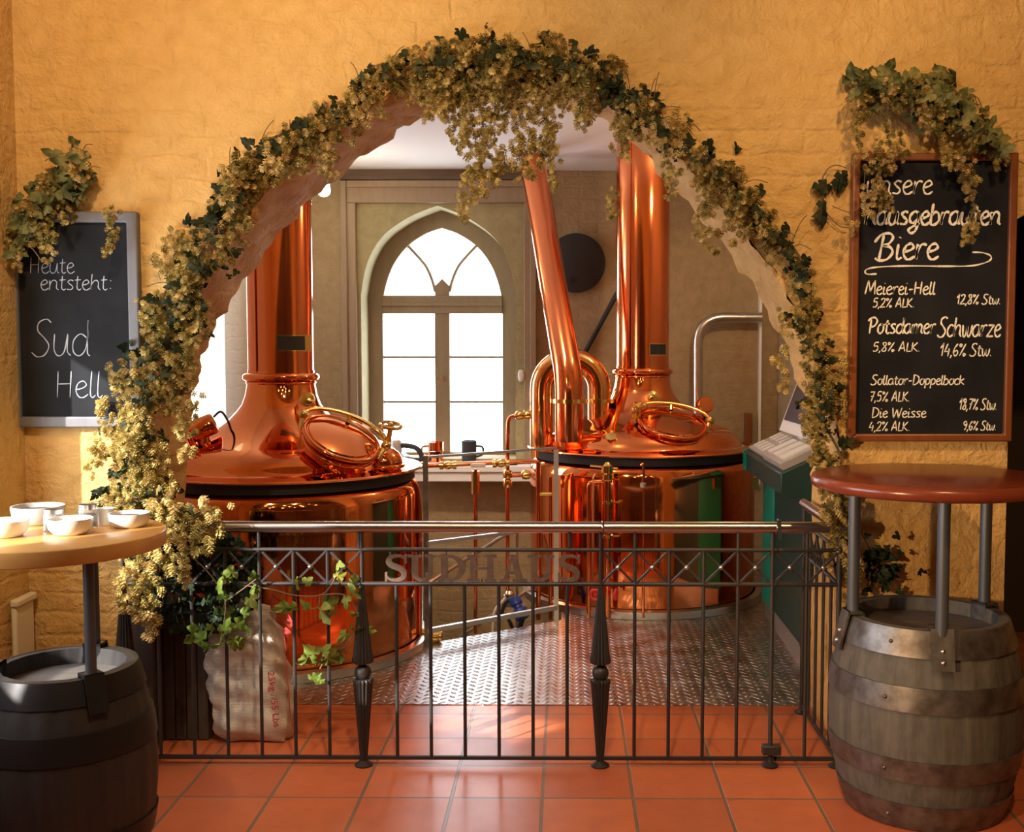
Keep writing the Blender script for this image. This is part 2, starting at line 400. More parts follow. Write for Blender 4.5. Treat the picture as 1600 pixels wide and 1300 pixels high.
# checkered steel floor of the brewing room, with an opening between the kettles
G1, G2 = fl(667, 1012), fl(869, 973)                # guard posts
poly = [(XBL, 4.9), (XBR, 4.9), (XBR, YW), (G2.x + .03, YW), (G2.x + .03, G2.y + .05), (G1.x - .03, G1.y + .05), (G1.x - .33, YW), (XBL, YW)]
b = MB(); b.prism(poly, 'z', -.06, .004)
struct('floor_brewing_room', b, 'plate', 'checkered steel plate floor under the copper kettles', 'floor')
b = MB(); b.box((G1.x - .45, G1.y - .1, -1.1), (G2.x + .15, YW + .2, -1.0))
b.prism([(G1.x - .04, G1.y + .05), (G1.x - .34, YW), (G1.x - .44, YW), (G1.x - .14, G1.y + .05)], 'z', -1.0, -.06); b.box((G2.x + .05, G2.y, -1.0), (G2.x + .15, YW, -.06))
b.add([(G1.x - .1, G1.y + .03, -1), (G2.x + .1, G2.y + .03, -1), (G2.x + .1, G2.y + .03, -.06), (G1.x - .1, G1.y + .03, -.06)], [(0, 1, 2, 3)])
struct('floor_pit', b, 'tan', 'sunken pit between the two copper kettles', 'floor')
b = MB(); b.box((XL - .5, Y0, ZT), (XR + .2, 4.9, ZT + .15)); struct('ceiling', b, 'dark_ceiling', 'tavern ceiling', 'ceiling')
b = MB(); b.box((XBL - .1, YB - .05, ZC), (XBR + .2, YW + .3, ZC + .15)); struct('ceiling_brewing_room', b, 'ceiling', 'white ceiling of the brewing room behind the arch', 'ceiling')

# the wall with the big arch
ARCH = [(287, 740), (289, 690), (295, 640), (303, 595), (313, 555), (330, 515), (352, 475), (385, 428), (420, 380), (468, 322), (520, 280), (570, 237), (620, 202),
        (665, 178), (720, 162), (780, 155), (840, 158), (900, 168), (950, 187), (1000, 228), (1040, 272), (1085, 325), (1130, 375), (1170, 430), (1203, 483),
        (1235, 550), (1258, 615), (1270, 680), (1274, 740)]
AP = []
for p in ARCH: q = at(p[0], p[1], YB); AP.append((q.x, q.z))
XA0, XA1 = AP[0][0], AP[-1][0]
rr = random.Random(3); fine = []
for i in range(len(AP) - 1):
    for k in range(5):
        t = k / 5; fine.append((AP[i][0] * (1 - t) + AP[i + 1][0] * t, AP[i][1] * (1 - t) + AP[i + 1][1] * t))
fine.append(AP[-1])
DX0 = at(1577, 600, YF).x; DZ = at(1590, 345, YF).z      # doorway on the right
b = MB()
def slab(x0, x1, z0, z1): b.box((x0, YF, z0), (x1, YB, z1))
slab(XL - .5, XA0, 0, ZT); slab(XA1, DX0, 0, ZT)
for i in range(len(fine) - 1):
    (xa, za), (xb, zb) = fine[i], fine[i + 1]
    if xb - xa < 1e-6: continue
    b.add([(xa, YF, za), (xb, YF, zb), (xb, YF, ZT), (xa, YF, ZT), (xa, YB, za), (xb, YB, zb), (xb, YB, ZT), (xa, YB, ZT)], [(0, 1, 2, 3), (7, 6, 5, 4)])
# door head
N = 10; Xd1 = DX0 + 1.0
hp = [(DX0 + (Xd1 - DX0) * i / N, DZ + .12 * math.sin(math.pi * i / N) ** .7 if 0 < i < N else DZ) for i in range(N + 1)]
for i in range(N):
    (xa, za), (xb, zb) = hp[i], hp[i + 1]
    b.add([(xa, YF, za), (xb, YF, zb), (xb, YF, ZT), (xa, YF, ZT), (xa, YB, za), (xb, YB, zb), (xb, YB, ZT), (xa, YB, ZT)], [(0, 1, 2, 3), (7, 6, 5, 4), (0, 4, 5, 1)])
slab(Xd1, XR + .2, 0, ZT)
struct('wall_front', b, 'ochre', 'ochre plastered wall with the wide arch and the two chalkboards', 'wall')
# rough reveal of the arch, slightly proud of the wall edge
ND = 9; b = MB(); vs = []; prof = [(XA0, 0.0)] + [(XA0, z) for z in np.linspace(.1, AP[0][1] - .05, 12)] + fine + [(XA1, z) for z in np.linspace(AP[-1][1] - .05, .1, 12)] + [(XA1, 0.0)]
n = len(prof); ph = [rr.uniform(0, 6) for _ in range(8)]
for i, (x, z) in enumerate(prof):
    a = prof[max(i - 1, 0)]; c = prof[min(i + 1, n - 1)]; tx, tz = c[0] - a[0], c[1] - a[1]; L = math.hypot(tx, tz) or 1
    nx, nz = tz / L, -tx / L
    for j in range(ND):
        y = YF - .004 + (YB - YF + .008) * j / (ND - 1)
        w = .010 + .009 * math.sin(i * .9 + ph[0] + j * .7) + .006 * math.sin(i * 1.7 + ph[1] - j * 1.3) + rr.uniform(-.006, .006)
        if j == 0: w -= .012
        vs.append((x + nx * w, y, z + nz * w))
fs = [(i * ND + j, (i + 1) * ND + j, (i + 1) * ND + j + 1, i * ND + j + 1) for i in range(n - 1) for j in range(ND - 1)]
b.add(vs, fs)
o = b.build('trim_1', 'arch', None, 60); o['kind'] = 'structure'; o['label'] = 'rough plastered reveal of the wide arch'; o['category'] = 'arch'
# tavern shell; the left wall has the daylight window
WY0, WY1, WZ0, WZ1 = 2.0, 4.12, .98, 1.92
b = MB()
b.box((XL - .4, Y0, 0), (XL, WY0, ZT)); b.box((XL - .4, WY1, 0), (XL, YF, ZT)); b.box((XL - .4, WY0, 0), (XL, WY1, WZ0)); b.box((XL - .4, WY0, WZ1), (XL, WY1, ZT))
struct('wall_left', b, 'ochre', 'ochre wall on the left with a daylight window', 'wall')
b = MB(); b.box((XR, Y0, 0), (XR + .2, 6.2, ZT)); struct('wall_right', b, 'room', 'tavern wall on the right', 'wall')
b = MB(); b.box((XL - .5, Y0 - .2, 0), (XR + .2, Y0, ZT)); struct('wall_back', b, 'room', 'tavern wall behind the viewer', 'wall')
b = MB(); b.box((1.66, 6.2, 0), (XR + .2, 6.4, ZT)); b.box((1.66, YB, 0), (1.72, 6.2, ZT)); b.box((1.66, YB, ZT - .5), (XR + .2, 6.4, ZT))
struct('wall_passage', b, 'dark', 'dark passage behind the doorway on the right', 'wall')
# left window bars
b = MB(); x = XL - .2
for yy in (WY0 + .03, (WY0 + WY1) / 2, WY1 - .03): b.box((x - .03, yy - .03, WZ0), (x + .03, yy + .03, WZ1))
for zz in (WZ0 + .03, WZ1 - .03): b.box((x - .03, WY0, zz - .03), (x + .03, WY1, zz + .03))
o = struct('window_2', b, 'timber', 'window in the left wall beside the light table', 'window')
# brewing room walls
BY0, BY1, BZ0, BZ1 = 6.75, 7.5, .95, 2.55
b = MB(); X2 = XBL - .8
b.box((X2, YB, -.1), (XBL, BY0, ZC)); b.box((X2, BY1, -.1), (XBL, YW + .4, ZC)); b.box((X2, BY0, -.1), (XBL, BY1, BZ0)); b.box((X2, BY0, BZ1), (XBL, BY1, ZC))
struct('wall_left_brewing_room', b, 'white_wall', 'whitewashed wall with deep sunlit window reveal left of the kettle', 'wall')
b = MB(); b.box((X2 + .05, BY0, BZ0), (X2 + .1, BY0 + .06, BZ1)); b.box((X2 + .05, BY1 - .06, BZ0), (X2 + .1, BY1, BZ1)); b.box((X2 + .05, BY0, BZ0), (X2 + .1, BY1, BZ0 + .06)); b.box((X2 + .05, BY0, BZ1 - .06), (X2 + .1, BY1, BZ1)); b.box((X2 + .05, (BY0 + BY1) / 2 - .03, BZ0), (X2 + .1, (BY0 + BY1) / 2 + .03, BZ1))
struct('window_3', b, 'sash', 'side window in the whitewashed reveal', 'window')
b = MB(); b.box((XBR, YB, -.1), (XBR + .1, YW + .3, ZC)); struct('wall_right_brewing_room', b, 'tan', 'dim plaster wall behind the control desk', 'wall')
def outline(half, cx, Y, bottom):
    # half: (py, half width in px) from the spring upwards; left foot -> apex -> right foot, metres in the wall plane
    k = Y / F; P = smoothpath([Vector((w * k, 0, at(690, y, Y).z)) for y, w in half], 6)
    L = [(cx - half[0][1] * k, bottom)] + [(cx - p.x, p.z) for p in P]
    return L + [(2 * cx - x, z) for x, z in L[-2::-1]]
YG = YW + .34
def pz(y, Y): return at(690, y, Y).z
cxw = at(692, 500, YG).x; sc = YG / F
SILL = pz(706, YG)
cxn = at(684.5, 440, YW).x; scn = YW / F
niche = outline([(460, 121), (412, 111), (371, 88), (343, 52), (328, 20), (321, 0)], cxn, YW, SILL - .02)
glass = outline([(470, 93), (441, 86), (412, 74), (385, 53), (366, 25), (357, 0)], cxw, YG, SILL)
b = MB(); x0, x1 = niche[0][0], niche[-1][0]; ZB = -1.1
b.box((X2, YW, ZB), (x0, YG + .15, ZC)); b.box((x1, YW, ZB), (XBR + .1, YG + .15, ZC)); b.box((x0, YW, ZB), (x1, YG + .15, SILL - .02))
for i in range(1, len(niche) - 2):
    (xa, za), (xb, zb) = niche[i], niche[i + 1]
    if xb - xa < 1e-6: continue
    b.add([(xa, YW, za), (xb, YW, zb), (xb, YW, ZC), (xa, YW, ZC), (xa, YG + .15, za), (xb, YG + .15, zb), (xb, YG + .15, ZC), (xa, YG + .15, ZC)], [(0, 1, 2, 3), (7, 6, 5, 4)])
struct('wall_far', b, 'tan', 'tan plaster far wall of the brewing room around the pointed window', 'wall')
# plaster panel with cream reveal inside the timber casing
b = MB(); nb = len(niche)
inner = [(cxn + (x - cxn) * .994, z - .003) for x, z in niche]
b.add([(x, YW - .006, z) for x, z in inner] + [(x, YG + .1, z) for x, z in inner], [(i, i + 1, nb + i + 1, nb + i) for i in range(nb - 1)])
zt = pz(318, YW); xi0, xi1 = at(558, 400, YW).x, at(819, 400, YW).x
top = [(min(max(x, xi0), xi1), zt) for x, z in inner]
top[0] = (xi0, inner[0][1]); top[1] = (xi0, inner[1][1]); top[-1] = (xi1, inner[-1][1]); top[-2] = (xi1, inner[-2][1])
k = nb // 2
for i in range(2, nb - 2):
    t = (i - 1) / (k - 1) if i <= k else (nb - 2 - i) / (k - 1)
    x, z = inner[i]
    if i < k: top[i] = (xi0, inner[1][1] + (zt - inner[1][1]) * min(1, t * 1.6)) if t * 1.6 < 1 else (xi0 + (cxn - xi0) * (t * 1.6 - 1) / .6, zt)
    elif i == k: top[i] = (cxn, zt)
    else: top[i] = (xi1, inner[1][1] + (zt - inner[1][1]) * min(1, t * 1.6)) if t * 1.6 < 1 else (xi1 + (cxn - xi1) * (t * 1.6 - 1) / .6, zt)
b.add([(x, YW - .006, z) for x, z in inner] + [(x, YW - .006, z) for x, z in top], [(i, i + 1, nb + i + 1, nb + i) for i in range(nb - 1)])
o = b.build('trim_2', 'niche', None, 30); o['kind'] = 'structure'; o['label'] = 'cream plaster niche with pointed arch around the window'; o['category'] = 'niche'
b = MB(); xo0, xo1 = at(538, 400, YW - .03).x, at(834, 400, YW - .03).x; zo = pz(289, YW - .03)
for (a0, a1, dz) in ((xo0, xi0, 0), (xi1, xo1, 0)): b.box((a0, YW - .05, SILL - .06), (a1, YW, zt))
b.box((xo0, YW - .05, zt), (xo1, YW, zo))
b.box((xo0 - .02, YW - .07, SILL - .06), (xo0 + .025, YW, zo + .03)); b.box((xo1 - .025, YW - .07, SILL - .06), (xo1 + .02, YW, zo + .03)); b.box((xo0 + .025, YW - .07, zo - .02), (xo1 - .025, YW, zo + .03))
o = b.build('trim_3', 'timber', None, 30, .006); o['kind'] = 'structure'; o['label'] = 'brown timber casing around the window niche'; o['category'] = 'casing'
b = MB(); b.box((xo0 - .02, YW - .07, zo + .035), (xo1 + .02, YW, ZC)); o = struct('trim_4', b, 'beam', 'dark timber beam above the window casing', 'beam')
# window frame, sashes, bars
b = MB(); scale_o = []
out = outline([(470, 127), (440, 124), (400, 112), (355, 82), (322, 32), (310, 0)], cxw, YG, SILL - .03)
b.strip(out, glass, YG - .03, YG + .05)
b.box((out[0][0], YG - .03, SILL - .09), (out[-1][0], YG + .05, SILL))
wdw = struct('window_1', b, 'sash', 'pointed gothic window with two columns of panes', 'window', bevel=.004)
def wpart(name, mb, m='sash', bev=.003): return mb.build(name, m, wdw, 30, bev)
zt0, zt1 = pz(490, YG), pz(462, YG)
b = MB(); b.box((glass[0][0], YG - .05, zt0), (glass[-1][0], YG + .04, zt1)); b.box((glass[0][0], YG - .065, (zt0 + zt1) / 2 - .012), (glass[-1][0], YG - .03, (zt0 + zt1) / 2 + .012)); wpart('transom', b)
xm0, xm1 = at(680, 500, YG).x, at(703, 500, YG).x
b = MB(); b.box((xm0, YG - .04, SILL), (xm1, YG + .04, zt0)); wpart('mullion', b)
xm = (xm0 + xm1) / 2
b = MB(); b.prism([(xm - .055, zt1), (xm + .055, zt1), (xm + .055, zt1 + .075), (xm, zt1 + .13), (xm - .055, zt1 + .075)], 'y', YG - .02, YG + .02); wpart('finial', b)
for y in (558, 628):
    z = pz(y, YG)
    for (a0, a1) in ((glass[0][0], xm0), (xm1, glass[-1][0])):
        b = MB(); b.box((a0, YG - .012, z - .009), (a1, YG + .012, z + .009)); wpart('glazing_bar', b, bev=0)
for sgn in (-1, 1):
    P = [at(x, y, YG) for x, y in ((680, 456), (675, 437), (666, 417), (654, 402), (637, 384))]
    P = [Vector((xm + sgn * (xm - p.x), YG, p.z)) for p in P] if sgn > 0 else P
    b = MB(); b.tube(smoothpath(P, 4), .013, 6); wpart('fan_bar', b, bev=0)
b = MB(); b.box((xm - .014, YG - .06, pz(596, YG)), (xm + .014, YG - .04, pz(588, YG))); b.box((xm - .03, YG - .075, pz(594, YG)), (xm + .01, YG - .058, pz(591, YG))); wpart('window_handle', b, 'steel', 0)
rows = [(490, 558), (558, 628), (628, 706)]
for (a0, a1) in ((glass[0][0], xm0), (xm1, glass[-1][0])):
    for y0, y1 in rows:
        b = MB(); b.box((a0, YG - .003, pz(y1, YG)), (a1, YG + .003, pz(y0, YG))); wpart('pane', b, 'glass', 0)
b = MB(); g2 = [p for p in glass[1:-1]]; b.prism(g2, 'y', YG - .003, YG + .003); wpart('pane', b, 'glass', 0)
b = MB(); sx0, sx1 = at(600, 740, 8.1).x, at(838, 740, 8.1).x
b.box((sx0, YW - .28, SILL - .09), (sx1, YW + .3, SILL - .045)); b.box((sx0 + .02, YW - .26, SILL - .16), (sx1 - .02, YW - .22, SILL - .09))
o = struct('trim_5', b, 'white_plastic', 'pale window sill board below the pointed window', 'sill', bevel=.006)
ZS = SILL - .045

# ------------------------------------------------------------------ copper kettles
def kettle(px, YC, label, hatch_px, hatch_y, hatch_axis, plate_px):
    cx = at(px, 700, YC).x; root = thing('brew_kettle', label, 'kettle', (cx, YC, .004), 'copper brew kettles'); c = (cx, YC, 0)
    r = .72
    b = MB(); b.lathe([(r + .05, .006), (r + .05, .05), (r + .01, .055), (r + .01, .006)], c, 96); b.build('base_ring', 'steel', root)
    b = MB(); b.lathe([(r, .02), (r, .82), (r - .008, .858), (r - .03, .886), (r - .055, .897), (.1, .90)], c, 128); b.build('kettle_body', 'copper', root)
    b = MB(); b.lathe([(.2, .895), (r - .022, .895), (r - .022, .950), (.2, .950)], c, 128); b.build('dark_band', 'band', root)  # black ring in the gap between body and lid
    b = MB(); b.lathe([(.2, .948), (r + .012, .948), (r + .018, .955), (r + .012, .962), (.67, .968), (.64, .974), (.628, .984), (.618, 1.006), (.598, 1.034), (.57, 1.058), (.535, 1.077), (.49, 1.094), (.43, 1.116), (.37, 1.146), (.32, 1.177), (.27, 1.215), (.232, 1.255), (.205, 1.29), (.187, 1.34), (.178, 1.39), (.173, 1.44), (.173, 1.47)], c, 128)
    b.build('kettle_lid', 'copper', root, 30)
    b = MB(); b.ring((cx, YC, 1.435), (0, 0, 1), .178, .022, 64, 12); b.ring((cx, YC, 1.405), (0, 0, 1), .174, .009, 64, 8); b.build('collar', 'copper', root)
    b = MB(); b.lathe([(.170, 1.44), (.170, ZC - .004)], c, 72); b.tube([(cx - .09, YC - .15, 1.46), (cx - .09, YC - .15, ZC - .01)], .004, 6); b.build('vapour_pipe', 'copper_pipe', root)
    # hatch
    hc = at(*hatch_px, hatch_y); ax = Vector(hatch_axis).normalized(); q = ax.to_track_quat('Z', 'Y').to_matrix()
    rh = .188 if px < 700 else .205
    b = MB(); b.lathe([(rh - .025, -.2), (rh - .025, -.02), (rh - .005, 0), (rh - .005, .012), (.05, .012)], hc, 64, ax); hn = b.build('hatch_neck', 'copper', root)
    b = MB(); b.ring(hc + ax * .008, ax, rh, .013, 64, 10); b.ring(hc - ax * .035, ax, rh - .01, .012, 64, 10); b.build('hatch_rim', 'copper', root)
    b = MB(); b.lathe([(rh - .015, .012), (rh - .02, .022), (rh * .6, .036), (.001, .042)], hc, 64, ax); hl = b.build('hatch_lid', 'copper', root)
    side = Vector((1, 0, 0)); side = (side - ax * side.dot(ax)).normalized(); up = ax.cross(side); up = up if up.z > 0 else -up
    b = MB(); arc = [hc + ax * (.03 + .035 * math.sin(math.pi * k / 12)) + side * (rh + .03) * math.cos(math.pi * k / 12) + up * (.05 + .10 * math.sin(math.pi * k / 12)) for k in range(13)]
    b.tube(arc, .016, 10, sq=(1, 1, .7)); b.ball(arc[0], .026); b.ball(arc[-1], .026)
    b.tube([arc[6], arc[6] - up * .03 - ax * .03], .012, 8); b.tube([arc[0], hc + side * (rh + .01) - ax * .03], .016, 8); b.tube([arc[-1], hc - side * (rh + .01) - ax * .03], .016, 8)
    b.build('hatch_clamp', 'brass', root)
    wc = hc + side * (rh + .015) + up * .10 + ax * .12 if px < 700 else hc - side * (rh + .0) + up * .06 + ax * .07
    wr = .052 if px < 700 else .042
    wax = (ax * .6 + Vector((0, -.1, .8))).normalized()
    b = MB(); b.ring(wc, wax, wr, .009, 32, 8); b.tube([wc + wax * .012, wc - wax * .10 if px < 700 else wc - wax * .06], .013, 10); b.ball(wc, .017)
    wq = wax.to_track_quat('Z', 'Y').to_matrix()
    for k in range(4):
        a = k * math.pi / 2; b.tube([wc, wc + wq @ Vector((math.cos(a), math.sin(a), 0)) * wr], .006, 6)
    b.build('hand_wheel', 'brass', root)
    # name plate on the pipe
    (pa, pb, pc, pd) = plate_px; yp = YC - .172
    p0, p1 = at(pa, pd, yp), at(pc, pb, yp); b = MB(); b2 = MB()
    def onpipe(x, rr_): dx = max(-.95, min(.95, (x - cx) / .172)); return YC - rr_ * math.sqrt(1 - dx * dx)
    for mb, e, rr_ in ((b, 0, .1735), (b2, .007, .1725)):
        xs = np.linspace(p0.x - e, p1.x + e, 7); V_ = []
        for x in xs: V_ += [(x, onpipe(x, rr_) - .004, p0.z - e), (x, onpipe(x, rr_) - .004, p1.z + e)]
        mb.add(V_, [(2 * i, 2 * i + 2, 2 * i + 3, 2 * i + 1) for i in range(6)])
    pl = b2.build('name_plate', 'brass', root); b.build('plate_face', 'black_plastic', pl)
    return root, cx
K1, kx1 = kettle(441, 5.92, 'nearer copper kettle with tall vapour pipe, left of the window and behind the sack', (533, 687), 5.52, (.40, -.36, .84), (434, 525, 476, 547))
K2, kx2 = kettle(1003, 7.2, 'farther copper kettle on the right beside the green control desk', (1050, 662), 6.78, (.14, -.38, .91), (1016, 538, 1042, 554))
# extras on the left kettle: sight-glass dome, lamp with cable
b = MB(); dc = Vector((kx1 + .565, 5.72, 1.0)); b.ball(dc, .105, 32, (1, 1, .85)); b.ring((dc.x, dc.y, .985), (0, 0, 1), .108, .01); b.build('sight_dome', 'copper', K1)
p = at(318, 668, 5.62); b = MB(); axl = Vector((.75, .2, .35)).normalized(); b.lathe([(.001, -.07), (.05, -.07), (.055, -.06), (.055, .05), (.048, .06), (.001, .065)], p, 32, axl); b.ring(p - axl * .075, axl, .075, .014); b.ring(p - axl * .11, axl, .085, .014)
b.lathe([(.07, -.20), (.075, -.11), (.06, -.10), (.001, -.1)], p, 32, axl); b.lathe([(.03, -.13), (.03, .03)], p - Vector((0, 0, .03)), 16); ln = b.build('inspection_lamp', 'copper', K1)
b = MB(); b.tube(smoothpath([p + axl * .055 + Vector((0, 0, .03)), p + Vector((.09, 0, .08)), p + Vector((.125, .0, .03)), p + Vector((.13, .05, -.04))], 6), .006, 8); b.build('cable', 'black_plastic', ln)
# brass fittings on the right kettle
g = at(955, 684, 6.66); b = MB(); b.lathe([(.001, -.01), (.032, -.01), (.032, .012), (.001, .014)], g, 24, (-.15, -.6, .75)); b.build('round_badge', 'brass', K2)
g = at(1021, 619, 6.98); b = MB(); b.lathe([(.001, -.015), (.03, -.015), (.03, .012), (.012, .02), (.001, .02)], g, 20, (.1, -.9, .3)); b.ring(g, (.1, -.9, .3), .03, .006); b.build('brass_tap', 'brass', K2)
g = at(480, 624, 5.72); b = MB(); b.lathe([(.001, -.015), (.033, -.015), (.033, .012), (.012, .02), (.001, .02)], g, 20, (.1, -.9, .3)); b.ring(g, (.1, -.9, .3), .033, .006); b.build('brass_tap', 'brass', K1)
g = at(1103, 632, 6.9); b = MB(); b.lathe([(.03, -.09), (.052, -.05), (.052, 0), (.045, .01), (.001, .012)], g, 28, (.2, -.9, .25)); b.tube([g, g + Vector((-.02, .03, -.15))], .014, 8); b.build('thermometer', 'copper', K2)

# leaning vapour pipe and gooseneck on the right kettle's left side
YP = 6.78
p0, p1, p2 = at(889, 690, YP), at(889, 592, YP), at(826, 215, 7.75)
p0.z = max(p0.z, 1.0)
root = thing('leaning_copper_pipe', 'slim copper pipe leaning up from the far kettle to the ceiling', 'pipe', p0)
b = MB(); p2 = p1 + (p2 - p1) * ((ZC - .03 - p1.z) / (p2.z - p1.z)); b.tube(bend([p0, p1, p2], .12, 8), .086, 40); b.build('pipe_run', 'copper_pipe', root)
fz = at(889, 626, YP).z; b = MB(); b.lathe([(.08, fz - .012), (.115, fz - .012), (.115, fz + .012), (.08, fz + .012)], (p0.x, YP, 0), 40); b.build('flange', 'brass', root)
YQ = 7.05
a, c = at(846, 690, YQ), at(936, 655, YQ); top = at(890, 577, YQ)
root = thing('gooseneck_pipe', 'thick polished copper gooseneck arching behind the leaning pipe', 'pipe', (a.x, YQ, .97))
ra = (c.x - a.x) / 2; mx_ = (a.x + c.x) / 2; zc_ = at(846, 607, YQ).z
arc = [Vector((a.x, YQ, .90))] + [Vector((a.x, YQ, zc_))] + [Vector((mx_ - ra * math.cos(math.pi * k / 16), YQ, zc_ + ra * math.sin(math.pi * k / 16))) for k in range(1, 16)] + [Vector((c.x, YQ, zc_)), Vector((c.x, YQ, 1.0))]
b = MB(); b.tube(arc, .072, 36); b.build('pipe_run', 'gold_copper', root)
b = MB(); fz = at(936, 626, YQ).z; b.lathe([(.06, fz - .012), (.098, fz - .012), (.098, fz + .012), (.06, fz + .012)], (c.x, YQ, 0), 40); b.build('flange', 'brass', root)

# ------------------------------------------------------------------ pipes between the kettles
def px(pts, Y): return [at(x, y, Y) for x, y in pts]
root = thing('copper_water_pipe', 'thin copper pipe running across below the window and down beside the far kettle', 'pipe', at(840, 970, 6.55))
b = MB(); b.tube(bend(px([(622, 730), (700, 726), (835, 721), (841, 722), (841, 968)], 6.6), .04), .014, 12); b.build('pipe_run', 'copper_pipe', root)
for (x, y) in ((650, 728), (700, 727), (783, 724)):
    p = at(x, y, 6.6); b = MB(); b.lathe([(.016, -.05), (.024, -.05), (.024, -.03), (.018, -.025), (.026, 0), (.018, .025), (.024, .03), (.024, .05), (.016, .05)], p, 12, (1, 0, .03)); b.build('valve', 'brass', root)
p = at(684, 722, 6.58); b = MB(); b.tube([p, p + Vector((0, 0, .06))], .008, 8); b.box(p + Vector((-.045, -.008, .05)), p + Vector((.02, .008, .062))); b.build('valve_lever', 'copper', root)
p = at(747, 727, 6.55); b = MB(); b.box(p + Vector((-.045, -.012, -.012)), p + Vector((.045, .006, .012))); b.build('valve_lever', 'white_plastic', root, bevel=.006)
root = thing('brass_sight_tube', 'vertical copper pipe with thick brass sleeve in front of the window', 'pipe', at(743, 985, 6.5))
b = MB(); b.tube(px([(743, 733), (743, 990)], 6.5), .011, 12); b.build('pipe_run', 'copper_pipe', root)
b = MB(); P = px([(743, 736), (743, 772)], 6.5); b.tube(P, .024, 6); b.build('sleeve', 'brass', root)
root = thing('copper_riser', 'vertical copper riser joining the gooseneck, ending in a hose tap', 'pipe', at(793, 930, 6.7))
b = MB(); b.tube(bend(px([(830, 648), (794, 651), (793, 700), (793, 930)], 6.7), .04), .012, 12); b.build('pipe_run', 'copper_pipe', root)
b = MB(); b.tube(px([(796, 743), (836, 741)], 6.7), .013, 10)
b.build('branch', 'copper_pipe', root)
for (x, y, axx) in ((793, 741, (0, 0, 1)), (822, 742, (1, 0, 0)), (824, 648, (1, 0, 0)), (812, 649, (1, 0, 0)), (793, 755, (0, 0, 1)), (793, 935, (0, 0, 1))):
    p = at(x, y, 6.69); b = MB(); b.lathe([(.012, -.028), (.024, -.022), (.03, 0), (.024, .022), (.012, .028)], p, 12, axx); b.build('joint', 'brass', root)
b = MB(); b.tube(smoothpath(px([(793, 930), (785, 940), (773, 955), (770, 985), (769, 1005)], 6.65), 5), .008, 8); b.build('hose', 'white_plastic', root)
p = at(796, 935, 6.64); b = MB(); b.lathe([(.02, -.05), (.028, -.03), (.02, 0), (.03, .03), (.02, .05)], p, 14); b.build('hose_tap', 'steel', root)
p, q = at(803, 934, 6.45), at(817, 965, 6.4); root = thing('blue_filter', 'blue plastic filter cartridge clipped to the steel guard rail', 'filter', q)
d = (q - p).normalized(); L = (q - p).length
b = MB(); b.lathe([(.032, 0), (.036, .01), (.036, .045), (.026, .05), (.026, L - .06), (.045, L - .05), (.045, L), (.03, L + .01), (.001, L + .01)], p, 24, d); b.build('filter_body', 'blue', root)
b = MB(); b.tube(smoothpath([p, p + Vector((-.05, 0, -.03)), p + Vector((-.07, 0, -.1)), q + Vector((-.09, 0, .0)), q + Vector((-.06, 0, -.06))], 5), .011, 8); b.tube([q, q + Vector((-.02, 0, -.07))], .014, 8); b.build('filter_hose', 'black_plastic', root)

# steel guard rail between kettles
root = thing('steel_guard_rail', 'flat steel guard rail with two posts at the edge of the checkered floor', 'rail', G1)
gt1, gt2 = at(671, 712, G1.y), at(868, 703, G2.y)
b = MB(); b.box((G1.x - .013, G1.y - .006, .004), (G1.x + .013, G1.y + .006, gt1.z)); b.build('post', 'hoop', root)
b = MB(); b.box((G2.x - .014, G2.y - .006, .004), (G2.x + .014, G2.y + .006, gt2.z)); b.build('post', 'pale_steel', root)
for zz, rr_ in ((gt1.z - .008, .009), (at(676, 849, G1.y).z, .014), (at(676, 986, G1.y).z, .018)):
    b = MB(); b.tube([(G1.x, G1.y, zz), (G2.x, G2.y, zz)], rr_, 4); b.build('rail_bar', 'pale_steel', root)
root = thing('sloping_handrail', 'thin steel stair rail sloping down into the pit behind the guard rail', 'rail', at(680, 990, 7.0))
b = MB(); b.tube(px([(668, 912), (790, 835)], 7.0), .012, 8); b.tube(px([(700, 1010), (830, 918)], 7.0), .012, 8); b.tube(px([(808, 822), (808, 990)], 7.0), .009, 8); b.build('handrail', 'steel', root)
p = at(683, 995, 5.95); root = thing('drain_cock', 'brass drain cock at the foot of the nearer kettle', 'valve', (p.x - .04, p.y - .02, .06))
b = MB(); b.tube([p + Vector((-.12, 0, .03)), p + Vector((.02, 0, 0))], .03, 14); b.ball(p + Vector((-.02, 0, .0)), .042, 16, (1.2, 1, .8)); b.build('cock_body', 'brass', root)
b = MB(); b.tube([p + Vector((-.06, -.02, -.02)), p + Vector((-.07, -.04, -.09))], .018, 12); b.ball(p + Vector((-.07, -.05, -.08)), .034, 14); b.build('cock_handle', 'black_plastic', root)

# fittings in front of the right kettle
YK = 6.42
root = thing('steel_feed_pipe', 'upright feed pipe with brass valve head in front of the far kettle', 'pipe', fl(950, 980))
b = MB(); b.tube(px([(949, 742), (949, 965)], YK), .021, 20); b.build('pipe_run', 'copper_pipe', root)
p = at(949, 733, YK); b = MB(); b.lathe([(.02, -.07), (.03, -.06), (.03, -.035), (.02, -.03), (.034, -.02), (.034, .02), (.02, .03), (.012, .04), (.001, .042)], p, 20); b.tube([p + Vector((-.10, 0, .02)), p + Vector((.06, 0, .005))], .006, 8); b.build('valve', 'brass', root)
for y in (785, 838):
    p = at(949, y, YK); b = MB(); b.lathe([(.02, -.008), (.034, -.008), (.034, .008), (.02, .008)], p, 20); b.tube([p, p + Vector((.07, .02, 0))], .006, 8); b.build('clamp', 'brass', root)
b = MB(); b.tube(bend(px([(920, 965), (920, 752), (943, 752)], YK + .02), .04), .012, 12); b.build('loop_pipe', 'copper_pipe', root)
